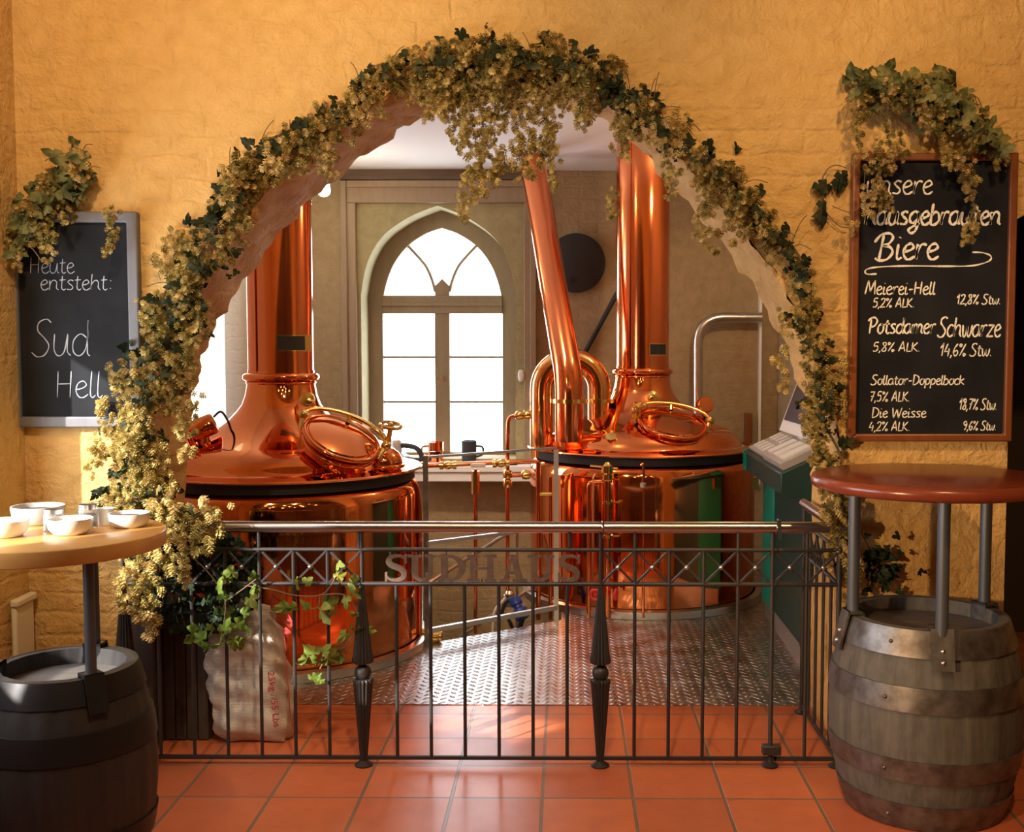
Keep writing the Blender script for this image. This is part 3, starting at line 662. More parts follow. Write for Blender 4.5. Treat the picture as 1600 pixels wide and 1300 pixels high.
for (xx, m_) in ((930, 'redwheel'), (962, 'redwheel')):
    p = at(xx, 929, YK - .06); b = MB(); b.ring(p, (0, -1, .1) if xx < 940 else (1, -.3, 0), .027, .009, 20, 8); b.tube([p + Vector((0, .06, 0)), p], .008, 8); b.ball(p, .012)
    hw = b.build('valve_wheel', m_, root)
root = thing('thin_gauge_pipe', 'thin copper gauge pipe bent over the band of the far kettle', 'pipe', fl(1005, 978))
b = MB(); b.tube(bend(px([(1001, 727), (1005, 724), (1006, 740), (1005, 965)], YK + .01), .02), .008, 10); b.build('pipe_run', 'copper_pipe', root)
b = MB(); p = at(1005, 758, YK); b.lathe([(.008, -.015), (.018, -.01), (.018, .01), (.008, .015)], p, 14); b.build('joint', 'pale_steel', root)
root = thing('copper_down_pipe', 'thin copper down pipe strapped beside the guard post at the far kettle', 'pipe', fl(860, 975))
b = MB(); b.tube(px([(860, 745), (860, 968)], 6.62), .011, 12); b.build('pipe_run', 'copper_pipe', root)
b = MB(); b.tube(px([(838, 773), (862, 772)], 6.6), .012, 10); b.build('strap', 'brass', root)
# pipe down the right flank of the left kettle
root = thing('flank_pipe', 'copper pipe down the right flank of the nearer kettle', 'pipe', fl(658, 1022))
b = MB(); b.tube(bend(px([(638, 745), (652, 758), (656, 800), (656, 1008)], 5.9), .05), .012, 12); b.build('pipe_run', 'copper_pipe', root)

# ------------------------------------------------------------------ far wall fittings
p = at(900, 411, YW - .04); root = thing('round_wall_disc', 'dark round iron disc hung on the far wall behind the leaning pipe', 'disc', p)
b = MB(); b.lathe([(.205, -.03), (.215, -.02), (.215, .02), (.2, .03), (.001, .034)], p, 64, (0, -1, 0)); b.ring(p + Vector((-.02, -.034, -.125)), (0, -1, 0), .018, .004, 16, 6); b.build('disc', 'black_plastic', root)
b = MB(); b.tube(px([(968, 452), (908, 562)], YW - .03), .018, 10); tag(b.build('slanted_rod', 'black_plastic'), 'thin black rod slanting down the far wall between the two pipes', 'rod')
b = MB(); b.tube(bend(px([(1190, 496), (1090, 496), (1090, 700)], YW - .12), .2, 10), .037, 24); tag(b.build('bent_steel_pipe', 'steel'), 'bent steel pipe on the far wall right of the far kettle', 'pipe')
b = MB(); q0, q1 = at(1183, 700, YW - .02), at(1190, 430, YW - .02); b.box((q0.x, YW - .06, SILL - .2), (q1.x, YW, ZC)); tag(b.build('corner_strip', 'white_plastic'), 'pale vertical strip in the far right corner', 'strip')
b = MB(); q0, q1 = at(1165, 697, YW - .08), at(1176, 646, YW - .08); b.box((q0.x, YW - .08, q0.z), (q1.x, YW, q1.z)); tag(b.build('wall_box', 'brown_frame', bevel=.004), 'small dark upright box low on the far wall beside the corner strip', 'box')
p = at(814, 587, YW - .055); b = MB(); b.ball(p, .03, 16, (.8, .4, 1.5)); tag(b.build('light_switch', 'white_plastic'), 'small white oval switch on the window casing', 'switch')
p = at(506, 297, 7.6); root = thing('spot_lamp', 'small glowing spot lamp left of the window casing', 'lamp', p)
b = MB(); b.ball(p, .045, 16); b.build('bulb', 'bulb', root)
b = MB(); b.lathe([(.03, .02), (.05, .03), (.045, .1), (.02, .12), (.001, .12)], p, 16, (-.3, .4, .8)); b.tube([p + Vector((-.03, .05, .1)), Vector((p.x - .03, p.y + .05, ZC))], .01, 8); b.build('lamp_holder', 'white_plastic', root)
lamp('spot_lamp_light', 'POINT', p + Vector((.02, -.1, -.08)), 6, (1, .78, .5), shadow_soft_size=.04)

# things on the sill
def onsill(x): return at(x, 712, YW + .02)
p = onsill(640); p = Vector((p.x, YW - .02, ZS)); root = thing('hand_pump', 'grey hand pump with curved handle lying on the window sill', 'pump', p)
b = MB(); b.lathe([(.001, 0), (.10, 0), (.10, .05), (.06, .08), (.06, .15), (.05, .17), (.001, .17)], p + Vector((-.1, 0, 0)), 24); b.build('pump_body', 'pale_steel', root)
b = MB(); b.tube(smoothpath([p + Vector((-.06, -.02, .13)), p + Vector((.03, -.02, .12)), p + Vector((.08, -.02, .09)), p + Vector((.10, -.02, .03)), p + Vector((.05, -.02, .02)), p + Vector((-.02, -.02, .03))], 6), .02, 10); b.build('pump_handle', 'black_plastic', root)
for xx, m_, lab, h_ in ((681, 'copper_pipe', 'copper mug on the sill left of the window mullion', .12), (733, 'black_plastic', 'dark mug on the sill right of the window mullion', .13)):
    p = onsill(xx); p = Vector((p.x, YW + .02, ZS)); root = thing('mug', lab, 'mug', p)
    b = MB(); b.lathe([(.001, .002), (.055, .002), (.058, h_ + .03), (.052, h_ + .03), (.05, .02), (.001, .02)], p, 24); b.build('mug_body', m_, root)
    s_ = 1 if xx > 700 else -1
    b = MB(); b.tube(smoothpath([p + Vector((s_ * .055, 0, .12)), p + Vector((s_ * .1, 0, .11)), p + Vector((s_ * .1, 0, .06)), p + Vector((s_ * .056, 0, .04))], 5), .009, 8); b.build('mug_handle', m_, root)
p = onsill(768); b = MB(); b.tube([Vector((p.x - .12, YW - .14, ZS + .012)), Vector((p.x + .14, YW - .2, ZS + .012))], .011, 8); b.box((p.x + .1, YW - .21, ZS + .001), (p.x + .2, YW - .18, ZS + .022)); tag(b.build('spanner', 'black_plastic'), 'long dark tool lying on the right end of the sill', 'tool')

# ------------------------------------------------------------------ control desk
dx0 = 1.12; dy0, dy1 = 5.5, 6.58; dx1 = XBR - .02; LIP = .07
root = thing('control_desk', 'green enamelled control desk with sloping key panel at the right of the arch', 'desk', (1.35, 6.1, .004), None)
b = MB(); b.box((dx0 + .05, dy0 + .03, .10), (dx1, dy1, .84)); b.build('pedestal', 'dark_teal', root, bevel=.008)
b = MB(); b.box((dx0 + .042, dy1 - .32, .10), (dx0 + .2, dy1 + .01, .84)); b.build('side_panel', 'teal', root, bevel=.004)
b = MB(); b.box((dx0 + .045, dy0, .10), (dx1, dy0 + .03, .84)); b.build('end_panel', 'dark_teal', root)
b = MB(); b.box((dx0 + .055, dy0 + .02, .004), (dx1, dy1 - .02, .10)); b.build('plinth', 'pale_steel', root)
prof = [(dx0 - LIP, .87), (dx0 - LIP, .975), (dx0 - LIP + .25, 1.09), (dx1, 1.10), (dx1, .84), (dx0 + .05, .84)]
b = MB(); b.prism([(x, z) for x, z in prof], 'y', dy0 - .03, dy1 + .03); b.build('desk_top', 'dark_teal', root, bevel=.006)
b = MB(); b.prism([(x, z) for x, z in ((dx0 - LIP - .004, .866), (dx0 - LIP - .004, .979), (dx0 - LIP + .25, 1.095), (dx1 - .1, 1.105), (dx1 - .1, .85), (dx0 + .05, .845))], 'y', dy1 + .031, dy1 + .05); b.box((dx0 - LIP - .005, dy1 - .06, .872), (dx0 - LIP - .001, dy1 + .03, .973)); b.build('edge_trim', 'teal', root)
sl = Vector((.25, 0, .115)).normalized(); nn = Vector((-sl.z, 0, sl.x))
def ondesk(u, v, h=0): return Vector((dx0 - LIP, 0, .975)) + sl * u + nn * h + Vector((0, v, 0))
def slabdesk(mb, u0, u1, v0, v1, h0, h1):
    mb.add([ondesk(u, v, h) for h in (h0, h1) for (u, v) in ((u0, v0), (u1, v0), (u1, v1), (u0, v1))], [(3, 2, 1, 0), (4, 5, 6, 7), (0, 1, 5, 4), (1, 2, 6, 5), (2, 3, 7, 6), (3, 0, 4, 7)])
b = MB(); slabdesk(b, .02, .26, dy0 + .0, dy0 + .55, 0, .04); kb = b.build('key_panel', 'grey_plastic', root, bevel=.004)
b = MB(); slabdesk(b, .03, .26, dy0 + .6, dy1, 0, .02); kb2 = b.build('key_panel', 'grey_plastic', root, bevel=.004)
for i in range(4):
    for u in (.05, .15):
        b = MB(); v = dy0 + .63 + i * .1; slabdesk(b, u, u + .07, v, v + .055, .02, .034); b.build('push_button', 'white_plastic', kb2)
for i in range(3):
    b = MB(); v = dy0 + .05 + i * .16; slabdesk(b, .05, .2, v, v + .11, .04, .05); b.build('push_button', 'white_plastic', kb)
p = Vector((1.30, 0, 1.10)); s0 = [at(1217, 672, 6.2), at(1272, 690, 5.7), at(1304, 598, 5.7), at(1249, 588, 6.2)]
nv = (s0[1] - s0[0]).cross(s0[3] - s0[0]).normalized(); nv = nv if nv.x < 0 else -nv
b = MB(); b.add(s0 + [q - nv * .03 for q in s0], [(0, 1, 2, 3), (7, 6, 5, 4), (0, 4, 5, 1), (1, 5, 6, 2), (2, 6, 7, 3), (3, 7, 4, 0)])
q = (s0[0] + s0[1]) / 2; b.box((q.x + .02, q.y - .06, 1.09), (q.x + .05, q.y + .06, q.z + .06)); dp = b.build('display_panel', 'white_plastic', root, bevel=.003)
def lerp4(u, v): return s0[0].lerp(s0[1], u).lerp(s0[3].lerp(s0[2], u), v) + nv * .004
b = MB(); b.add([lerp4(.04, .2), lerp4(.96, .2), lerp4(.96, .95), lerp4(.04, .95)], [(0, 1, 2, 3)]); b.build('display_glass', 'screen', dp)
b = MB()
for i in range(7): b.box((dx0 + .09 + i * .035, dy0 - .02, .66), (dx0 + .105 + i * .035, dy0, .70))
b.build('vent_grille', 'pale_steel', root)
for i, m_ in enumerate(('blue', 'red_paint', 'blue', 'white_plastic')):
    b = MB(); b.lathe([(.018, 0), (.018, .02), (.001, .022)], (dx0 + .12 + .06 * (i % 2), dy0, .55 - .09 * (i // 2)), 14, (0, -1, 0)); b.build('knob', m_, root)
p = Vector((dx0 - .02, dy1 - .06, .79)); b = MB(); b.ring(p + Vector((0, 0, .05)), (0, 1, 0), .018, .005, 16, 6); b.box(p + Vector((-.022, -.014, -.03)), p + Vector((.022, .014, .035))); pad = b.build('padlock', 'brass', None, loc=p); tag(pad, 'small brass padlock hanging from the edge of the control desk', 'padlock')

# ------------------------------------------------------------------ iron railing
YR = fl(938, 1197).y
def rx(x, y=1050): return at(x, y, YR).x
def rz(y): return at(800, y, YR).z
Zh, Zu, Zl, Zb = rz(823.5), rz(859), rz(912.5), rz(1184)
def seg(p, q, r, n=12): return MB().tube([p, q], r, n)
def post(root, x, top=None):
    pr = [(.001, .0), (.034, .0), (.036, .006), (.020, .016), (.011, .022), (.011, Zb - .01)]
    zb0, zb1, zc, zd0, zd1 = rz(1180), rz(1064), rz(1051), rz(1034), rz(915)
    b = MB(); b.lathe(pr + [(.014, zb0)], (x, YR, 0), 24); pb = b.build('post', 'iron', root)
    b = MB(); b.lathe([(.008, zd1 - .01), (.007, Zh)], (x, YR, 0), 12); b.build('upper_stem', 'iron', pb)
    b = MB(); b.lathe([(.014, zb0 - .02), (.037, zb1 - .008), (.040, zb1), (.036, zb1 + .008), (.012, zb1 + .012)], (x, YR, 0), 96, None, 16, .16); b.build('lower_cone', 'iron', pb)
    b = MB(); b.ball((x, YR, zc), rz(1038) - zc, 24); b.build('ball', 'iron', pb)
    b = MB(); b.lathe([(.012, zd0 - .008), (.038, zd0 - .004), (.041, zd0 + .006), (.036, zd0 + .03), (.009, zd1)], (x, YR, 0), 96, None, 16, .16); b.build('upper_cone', 'iron', pb)
    return pb
def cross(root, xa, xb_):
    b = MB(); e = .006
    b.tube([(xa, YR - .004, Zl), (xb_, YR - .004, Zu)], .0055, 4); b.tube([(xa, YR + .004, Zu), (xb_, YR + .004, Zl)], .0055, 4); cb = b.build('cross_brace', 'iron', root)
    b = MB(); b.ball(((xa + xb_) / 2, YR - .008, (Zl + Zu) / 2), .009, 10); b.build('rivet', 'steel', cb)
XP = [rx(x) for x in (196, 567, 938, 1309)]
def rails(root, xa, xb_, ends):
    for z, r, nm in ((Zu, .0075, 'upper_rail'), (Zl, .0085, 'lower_rail'), (Zb, .0095, 'bottom_rail')):
        b = MB(); b.tube([(xa, YR, z), (xb_, YR, z)], r, 4 if nm == 'bottom_rail' else 10); b.build(nm, 'iron', root)
    b = MB(); b.tube([(ends[0], YR, Zh), (ends[1], YR, Zh)], .0215, 24); b.ring((ends[1] - .002, YR, Zh), (1, 0, 0), .0205, .003, 24, 6); b.build('handrail', 'rail', root)
def bars(root, xs, full=False):
    for x in xs:
        b = MB(); b.tube([(x, YR, Zb), (x, YR, Zu if full else Zl)], .0068, 8); b.build('bar', 'iron', root)
fence = thing('iron_railing', 'dark wrought iron railing with big SUDHAUS letters and cone shaped posts', 'railing', (XP[1], YR, 0))
rails(fence, XP[0], XP[2], (rx(330, 823), rx(942, 823)))
for x in XP[:3]: post(fence, x)
sp = (XP[1] - XP[0]) / 7
left_b = [XP[1] - sp * k for k in range(1, 7)]
bars(fence, left_b, True); bars(fence, [XP[1] + sp * k for k in range(1, 7)])
for k in range(7): cross(fence, XP[1] - sp * (k + 1), XP[1] - sp * k)
for x in (rx(890, 850), rx(561, 850), XP[1] - 3 * sp): b = MB(); b.tube([(x, YR, Zu), (x, YR, Zh)], .0068, 8); b.build('baluster', 'iron', fence)
# slab serif letters
def letter_polys(ch):
    B = lambda x0, y0, x1, y1: [(x0, y0), (x1, y0), (x1, y1), (x0, y1)]
    def arc(cx, cy, ra, rb, a0, a1, w, n=14, wy=None):
        wy = wy or w; P = []
        for k in range(n):
            t0, t1 = R(a0 + (a1 - a0) * k / n), R(a0 + (a1 - a0) * (k + 1) / n)
            P.append([(cx + ra * math.cos(t0), cy + rb * math.sin(t0)), (cx + ra * math.cos(t1), cy + rb * math.sin(t1)), (cx + (ra - w) * math.cos(t1), cy + (rb - wy) * math.sin(t1)), (cx + (ra - w) * math.cos(t0), cy + (rb - wy) * math.sin(t0))])
        return P
    if ch == 'U': return [B(.12, .30, .33, 1), B(.62, .30, .74, 1), B(.0, .9, .44, 1), B(.52, .9, .86, 1)] + arc(.43, .32, .31, .32, 180, 360, .20, 16, .11)
    if ch == 'D': return [B(.10, 0, .31, 1), B(0, 0, .40, .1), B(0, .9, .40, 1)] + arc(.36, .5, .48, .5, -90, 90, .21, 18, .1)
    if ch == 'H': return [B(.10, 0, .30, 1), B(.64, 0, .84, 1), B(.25, .45, .7, .56), B(0, 0, .40, .1), B(0, .9, .40, 1), B(.54, 0, .94, .1), B(.54, .9, .94, 1)]
    if ch == 'A': return [[(.10, 0), (.21, 0), (.53, 1), (.42, 1)], [(.62, 0), (.86, 0), (.57, 1), (.36, 1)], B(.25, .28, .70, .38), B(0, 0, .34, .1), B(.54, 0, .98, .1)]
    if ch == 'S':
        P = [(.74, .72), (.70, .86), (.58, .945), (.42, .955), (.26, .92), (.175, .82), (.18, .70), (.28, .60), (.44, .53), (.58, .46), (.67, .36), (.67, .22), (.58, .10), (.40, .05), (.24, .07), (.12, .16), (.08, .30)]
        Ws = [.05, .07, .09, .10, .15, .19, .20, .20, .20, .20, .20, .19, .15, .10, .09, .07, .05]
        pts = smoothpath([(x, y, 0) for x, y in P], 3); out = []; m = len(pts)
        wv = [Ws[min(i // 3, len(Ws) - 1)] * (1 - (i % 3) / 3) + Ws[min(i // 3 + 1, len(Ws) - 1)] * ((i % 3) / 3) for i in range(m)]
        ed = []
        for i in range(m):
            d = (pts[min(i + 1, m - 1)] - pts[max(i - 1, 0)]).normalized(); nx_, ny_ = -d.y, d.x
            ed.append(((pts[i].x + nx_ * wv[i] / 2, pts[i].y + ny_ * wv[i] / 2), (pts[i].x - nx_ * wv[i] / 2, pts[i].y - ny_ * wv[i] / 2)))
        for i in range(m - 1): out.append([ed[i][0], ed[i + 1][0], ed[i + 1][1], ed[i][1]])
        return out + [B(.70, .68, .78, 1), B(.04, 0, .12, .34)]
zl0, zl1 = rz(908.5), rz(867); hL = zl1 - zl0
for ch, xa, xb_ in (('S', 600, 637), ('U', 637, 682), ('D', 684, 728), ('H', 730, 776), ('A', 781, 824), ('U', 824, 866), ('S', 870, 907)):
    X0, X1 = rx(xa, 890), rx(xb_, 890); wmax = {'S': .80, 'U': .86, 'D': .85, 'H': .94, 'A': .98}[ch]
    b = MB()
    for q, poly in enumerate(letter_polys(ch)): b.prism([(X0 + (X1 - X0) * x / wmax, zl0 + hL * y) for x, y in poly], 'y', YR - .006 - .00008 * q, YR + .004 + .00008 * q)
    xm_ = (X0 + X1) / 2; b.tube([(xm_ - .02, YR, zl1 - .01), (xm_ - .02, YR, Zu)], .003, 6); b.tube([(xm_ + .0, YR, zl0 + .01), (xm_ + .0, YR, Zl)], .003, 6)
    b.build('letter_' + ch.lower(), 'letter', fence, 20)
gate = thing('iron_gate', 'iron railing gate with crossed braces right of the lettered railing', 'gate', (rx(1080), YR, 0))
gx0, gx1 = XP[2] + .012, rx(1214)
rails(gate, gx0, gx1, (rx(944, 823), rx(1214, 823)))
gb = [XP[2] + sp * k for k in range(1, 6)]
bars(gate, gb[:-1], True)
b = MB(); b.lathe([(.001, .004), (.03, .004), (.032, .01), (.012, .02), (.009, .03), (.009, Zh)], (gb[4], YR, 0), 16); b.build('gate_post', 'iron', gate)
for k in range(5): cross(gate, XP[2] + sp * k, XP[2] + sp * (k + 1))
for x in (gb[0], gb[3]): b = MB(); b.tube([(x, YR, Zu), (x, YR, Zh)], .0068, 8); b.build('baluster', 'iron', gate)
p = at(1205, 1171, YR); b = MB(); b.box((p.x - .035, YR - .02, p.z - .018), (p.x + .035, YR + .02, p.z + .018)); b.build('hinge', 'iron', gate, bevel=.004)
p = at(1216, 823, YR); b = MB(); b.ring(p, (1, 0, 0), .026, .005, 24, 8); b.box(p + Vector((-.006, -.03, -.045)), p + Vector((.006, -.02, .03))); b.build('gate_latch', 'black_plastic', gate)
ret = thing('iron_railing_corner', 'iron railing corner that turns back along the arch beside the barrel', 'railing', (XP[3], YR, 0))
cxr = XP[3]; yE = YB - .04
rails(ret, gb[4] + .014, cxr, (rx(1217, 823), rx(1336, 823)))
bars(ret, [XP[2] + sp * 6], True)
cross(ret, gb[4], XP[2] + sp * 6); cross(ret, XP[2] + sp * 6, cxr)
for x in (XP[2] + sp * 6,): b = MB(); b.tube([(x, YR, Zu), (x, YR, Zh)], .0068, 8); b.build('baluster', 'iron', ret)
for yy in (YR, yE):
    b = MB(); b.lathe([(.001, 0), (.03, 0), (.032, .006), (.012, .016), (.010, .03), (.010, Zh)], (cxr, yy, 0), 16); b.build('corner_post', 'iron', ret)
for z, r, nm in ((Zu, .0075, 'upper_rail'), (Zl, .0085, 'lower_rail'), (Zb, .0095, 'bottom_rail')):
    b = MB(); b.tube([(cxr, YR, z), (cxr, yE, z)], r, 8); b.build(nm, 'iron', ret)
b = MB(); b.tube([(cxr, YR, Zh), (cxr, yE + .01, Zh)], .0215, 20); b.build('handrail', 'rail', ret)
ny = 5
for k in range(1, ny):
    y = YR + (yE - YR) * k / ny; b = MB(); b.tube([(cxr, y, Zb), (cxr, y, Zu)], .0068, 8); b.build('bar', 'iron', ret)
for k in range(ny):
    y0_, y1_ = YR + (yE - YR) * k / ny, YR + (yE - YR) * (k + 1) / ny
    b = MB(); b.tube([(cxr - .004, y0_, Zl), (cxr - .004, y1_, Zu)], .0055, 4); b.tube([(cxr + .004, y0_, Zu), (cxr + .004, y1_, Zl)], .0055, 4); b.build('cross_brace', 'iron', ret)

# ------------------------------------------------------------------ barrels and tables
def barrel_r(t, r0, rb, rt): return r0 + (rt - r0) * t + (rb - (r0 + rt) / 2) * (1 - (2 * t - 1) ** 2)
def barrel(name, label, cx, cy, H, rt, rb, stave, hoopm, hoops, headm):
    root = thing(name, label, 'barrel', (cx, cy, 0), 'barrels under the tables')
    b = MB(); n = 22; N_ = 160
    prof = [(barrel_r(i / n, rt * .98, rb, rt), H * i / n) for i in range(n + 1)]
    full = [(.001, .03), (rt * .9, .03), (rt * .92, 0.001)] + [(r, max(z, .001)) for r, z in prof] + [(rt - .028, H), (rt - .034, H - .055), (.001, H - .055)]
    b.lathe(full, (cx, cy, 0), N_, None, 20, .012); b.build('staves', stave, root, 50)
    b = MB(); b.lathe([(.001, H - .052), (rt - .036, H - .052), (rt - .036, H - .046), (.001, H - .044)], (cx, cy, 0), 64); b.build('barrel_head', headm, root)
    for z0, z1 in hoops:
        P = [(barrel_r(z / H, rt * .98, rb, rt) + e, z) for z, e in ((z0, -.004), (z0, .005), ((z0 + z1) / 2, .0055), (z1, .005), (z1, -.004))]
        b = MB(); b.lathe(P, (cx, cy, 0), 96); 
        a = R(230); rr_ = P[2][0]; zz = (z0 + z1) / 2; b.ball((cx + rr_ * math.cos(a), cy + rr_ * math.sin(a), zz), .007, 8)
        b.build('hoop', hoopm, root)
    return root
def tabletop(root, cx, cy, z, r, th, m, e=.016):
    b = MB(); b.lathe([(.001, z - th), (r - e * 1.2, z - th), (r - e * .35, z - th + e * .35), (r, z - th + e), (r, z - e), (r - e * .35, z - e * .3), (r - e * 1.2, z), (.001, z)], (cx, cy, 0), 128); b.build('tabletop', m, root, 50)
# right barrel
YD = 3.86
p = at(1447, 957, YD); BX, BH = p.x, p.z; rt = 122 * YD / F; rb = 148 * YD / F
def zpx(y): return at(1447, y, YD - rb).z
barrel('wooden_barrel', 'weathered grey oak barrel with broad iron hoops under the red table', BX, YD, BH, rt, rb, 'stave', 'hoop',
       [(BH - .085, BH + .001), (BH * .615, BH * .735), (BH * .265, BH * .375), (.004, .095)], 'barrel_head')
pt = at(1450, 742, YD); TZ = pt.z; TR = 183 * YD / F
tb = thing('bar_table', 'round mahogany red bar table standing on the grey oak barrel', 'table', (BX, YD, BH), 'bar tables on barrels')
tabletop(tb, BX + .005, YD, TZ, TR, .046, 'mahogany')
for (x, yb, dy) in ((1350, 940, -.02), (1468, 968, -.235), (1535, 948, .10)):
    yy = YD + dy; q = at(x, yb, yy); a = Vector((q.x - BX, yy - YD, 0)); a = a.normalized() * (rt - .008); lx, ly = BX + a.x, YD + a.y
    if x == 1468: lx, ly = BX + a.x * 1.06, YD + a.y * 1.06
    b = MB(); b.tube([(lx, ly, BH - .01), (lx, ly, TZ - .046)], .0205, 24); b.lathe([(.02, TZ - .056), (.045, TZ - .056), (.045, TZ - .0465), (.02, TZ - .0465)], (lx, ly, 0), 24); lg = b.build('leg', 'bluesteel', tb)
    d = a.normalized(); rot = Matrix.Rotation(math.atan2(d.y, d.x), 3, 'Z')
    b = MB()
    for (u0, u1, z0, z1) in ((-.034, -.026, -.055, .016), (-.034, .022, .006, .016), (.014, .022, -.115, .016)):
        vs = [rot @ Vector((u + (.30 * max(0, -z) if u0 > 0 else 0), v, z)) + Vector((BX + d.x * rt * .99, YD + d.y * rt * .99, BH)) for z in (z0, z1) for (u, v) in ((u0, -.036), (u1, -.036), (u1, .036), (u0, .036))]
        b.add(vs, [(3, 2, 1, 0), (4, 5, 6, 7), (0, 1, 5, 4), (1, 2, 6, 5), (2, 3, 7, 6), (3, 0, 4, 7)])
    bk = b.build('bracket', 'hoop', lg)
    b = MB()
    for zz in (-.055, -.09): b.ball(rot @ Vector((.023 - .30 * zz, 0, zz)) + Vector((BX + d.x * rt * .99, YD + d.y * rt * .99, BH)), .008, 10)
    b.build('bolt', 'steel', bk)
# left barrel
YE = 3.26
p = at(101, 1037, YE); LX, LH = p.x, p.z; lrt = 108 * YE / F; lrb = 138 * YE / F
barrel('wooden_barrel', 'black barrel at the left under the light wooden table', LX, YE, LH, lrt, lrb, 'stave_black', 'hoop_black',
       [(LH - .07, LH + .001), (LH * .66, LH * .78), (LH * .22, LH * .32), (.004, .08)], 'barrel_head')
LZ = at(70, 832, YE).z; LR = 178 * YE / F; LTX = at(74, 832, YE).x
tb = thing('bar_table', 'round honey coloured bar table standing on the black barrel at the left', 'table', (LX, YE, LH), 'bar tables on barrels')
tabletop(tb, LTX, YE, LZ, LR, .046, 'honey', .004)
for (x, yb, dy) in ((149, 1040, -.16), (2, 1035, -.03), (143, 1010, .17)):
    q = at(x, yb, YE + dy); a = Vector((q.x - LX, dy, 0)).normalized() * (lrt - .006); lx, ly = LX + a.x, YE + a.y
    b = MB(); b.tube([(lx, ly, LH - .02), (lx, ly, LZ - .046)], .0155, 20); lg = b.build('leg', 'bluesteel', tb)
    d = a.normalized(); rot = Matrix.Rotation(math.atan2(d.y, d.x), 3, 'Z'); b = MB()
    for (u0, u1, z0, z1) in ((-.03, -.023, -.05, .014), (-.03, .02, .006, .014), (.013, .02, -.09, .014)):
        vs = [rot @ Vector((u + (.36 * max(0, -z) if u0 > 0 else 0), v, z)) + Vector((LX + d.x * lrt * .99, YE + d.y * lrt * .99, LH)) for z in (z0, z1) for (u, v) in ((u0, -.028), (u1, -.028), (u1, .028), (u0, .028))]
        b.add(vs, [(3, 2, 1, 0), (4, 5, 6, 7), (0, 1, 5, 4), (1, 2, 6, 5), (2, 3, 7, 6), (3, 0, 4, 7)])
    b.build('bracket', 'hoop_black', lg)
# red paint on the inside of the rim
b = MB(); N_ = 8; V_ = []
for k in range(N_ + 1):
    a = R(20 + 35 * k / N_); V_ += [(LX + (lrt - .034) * math.cos(a), YE + (lrt - .034) * math.sin(a), LH - .045), (LX + (lrt - .03) * math.cos(a), YE + (lrt - .03) * math.sin(a), LH - .004)]
b.add(V_, [(2 * i, 2 * i + 2, 2 * i + 3, 2 * i + 1) for i in range(N_)])
# table ware
def ontable(x, y): q = fl(x, y, LZ); return Vector((q.x, q.y, LZ))
for (x, y, r, m_, lab, fill) in ((60, 822, .078, 'grey_ceramic', 'wide grey rimmed bowl of dark seeds behind the glass jar', 'seeds'), (8, 842, .066, 'ceramic', 'white bowl at the left edge of the picture on the light table', 'salt'),
                                 (110, 838, .064, 'ceramic', 'white bowl at the front of the light table', 'salt'), (202, 827, .060, 'ceramic', 'white bowl of dark seeds at the right edge of the light table', 'seeds')):
    c = ontable(x, y - 4); root = thing('bowl', lab, 'bowl', c, 'bowls on the light table'); h = r * .72
    b = MB(); b.lathe([(.001, .001), (r * .70, .001), (r * .76, .005), (r * .94, h * .38), (r, h * .85), (r * 1.0, h), (r * .94, h), (r * .9, h * .88), (r * .8, h * .45), (r * .5, .012), (.001, .012)], c, 40); b.build('bowl_body', m_, root, 60)
    b = MB(); b.lathe([(.001, h * .5), (r * .78, h * .45), (r * .86, h * .72), (r * .6, h * .80), (.001, h * .84)], c, 24); b.build('bowl_filling', fill, root)
for (x, y, r, h, lab, fm) in ((85, 829, .030, .066, 'glass jar with metal lid on the light table, white filling', 'salt'), (138, 824, .028, .072, 'glass jar with metal lid on the light table, dark filling', 'seeds')):
    c = ontable(x, y); root = thing('condiment_jar', lab, 'jar', c, 'jars on the light table')
    b = MB(); b.lathe([(.001, .001), (r, .001), (r, h * .7), (r * .85, h * .8), (r * .8, h * .8), (r * .92, h * .68), (r * .92, .004), (.001, .004)], c, 28); b.build('jar_glass', 'jar', root)
    b = MB(); b.lathe([(.001, .005), (r * .88, .005), (r * .88, h * .55), (.001, h * .56)], c, 20); b.build('jar_filling', fm, root)
    b = MB(); b.lathe([(r * .85, h * .78), (r * .92, h * .78), (r * .92, h * .98), (r * .8, h), (.001, h)], c, 28); b.build('jar_lid', 'steel', root)
c = ontable(165, 820); root = thing('egg_cup', 'small white cup on the light table right of the jars', 'cup', c)
b = MB(); b.lathe([(.001, .001), (.02, .001), (.022, .02), (.026, .045), (.027, .052), (.023, .052), (.02, .02), (.001, .015)], c, 24); b.build('cup_body', 'ceramic', root)

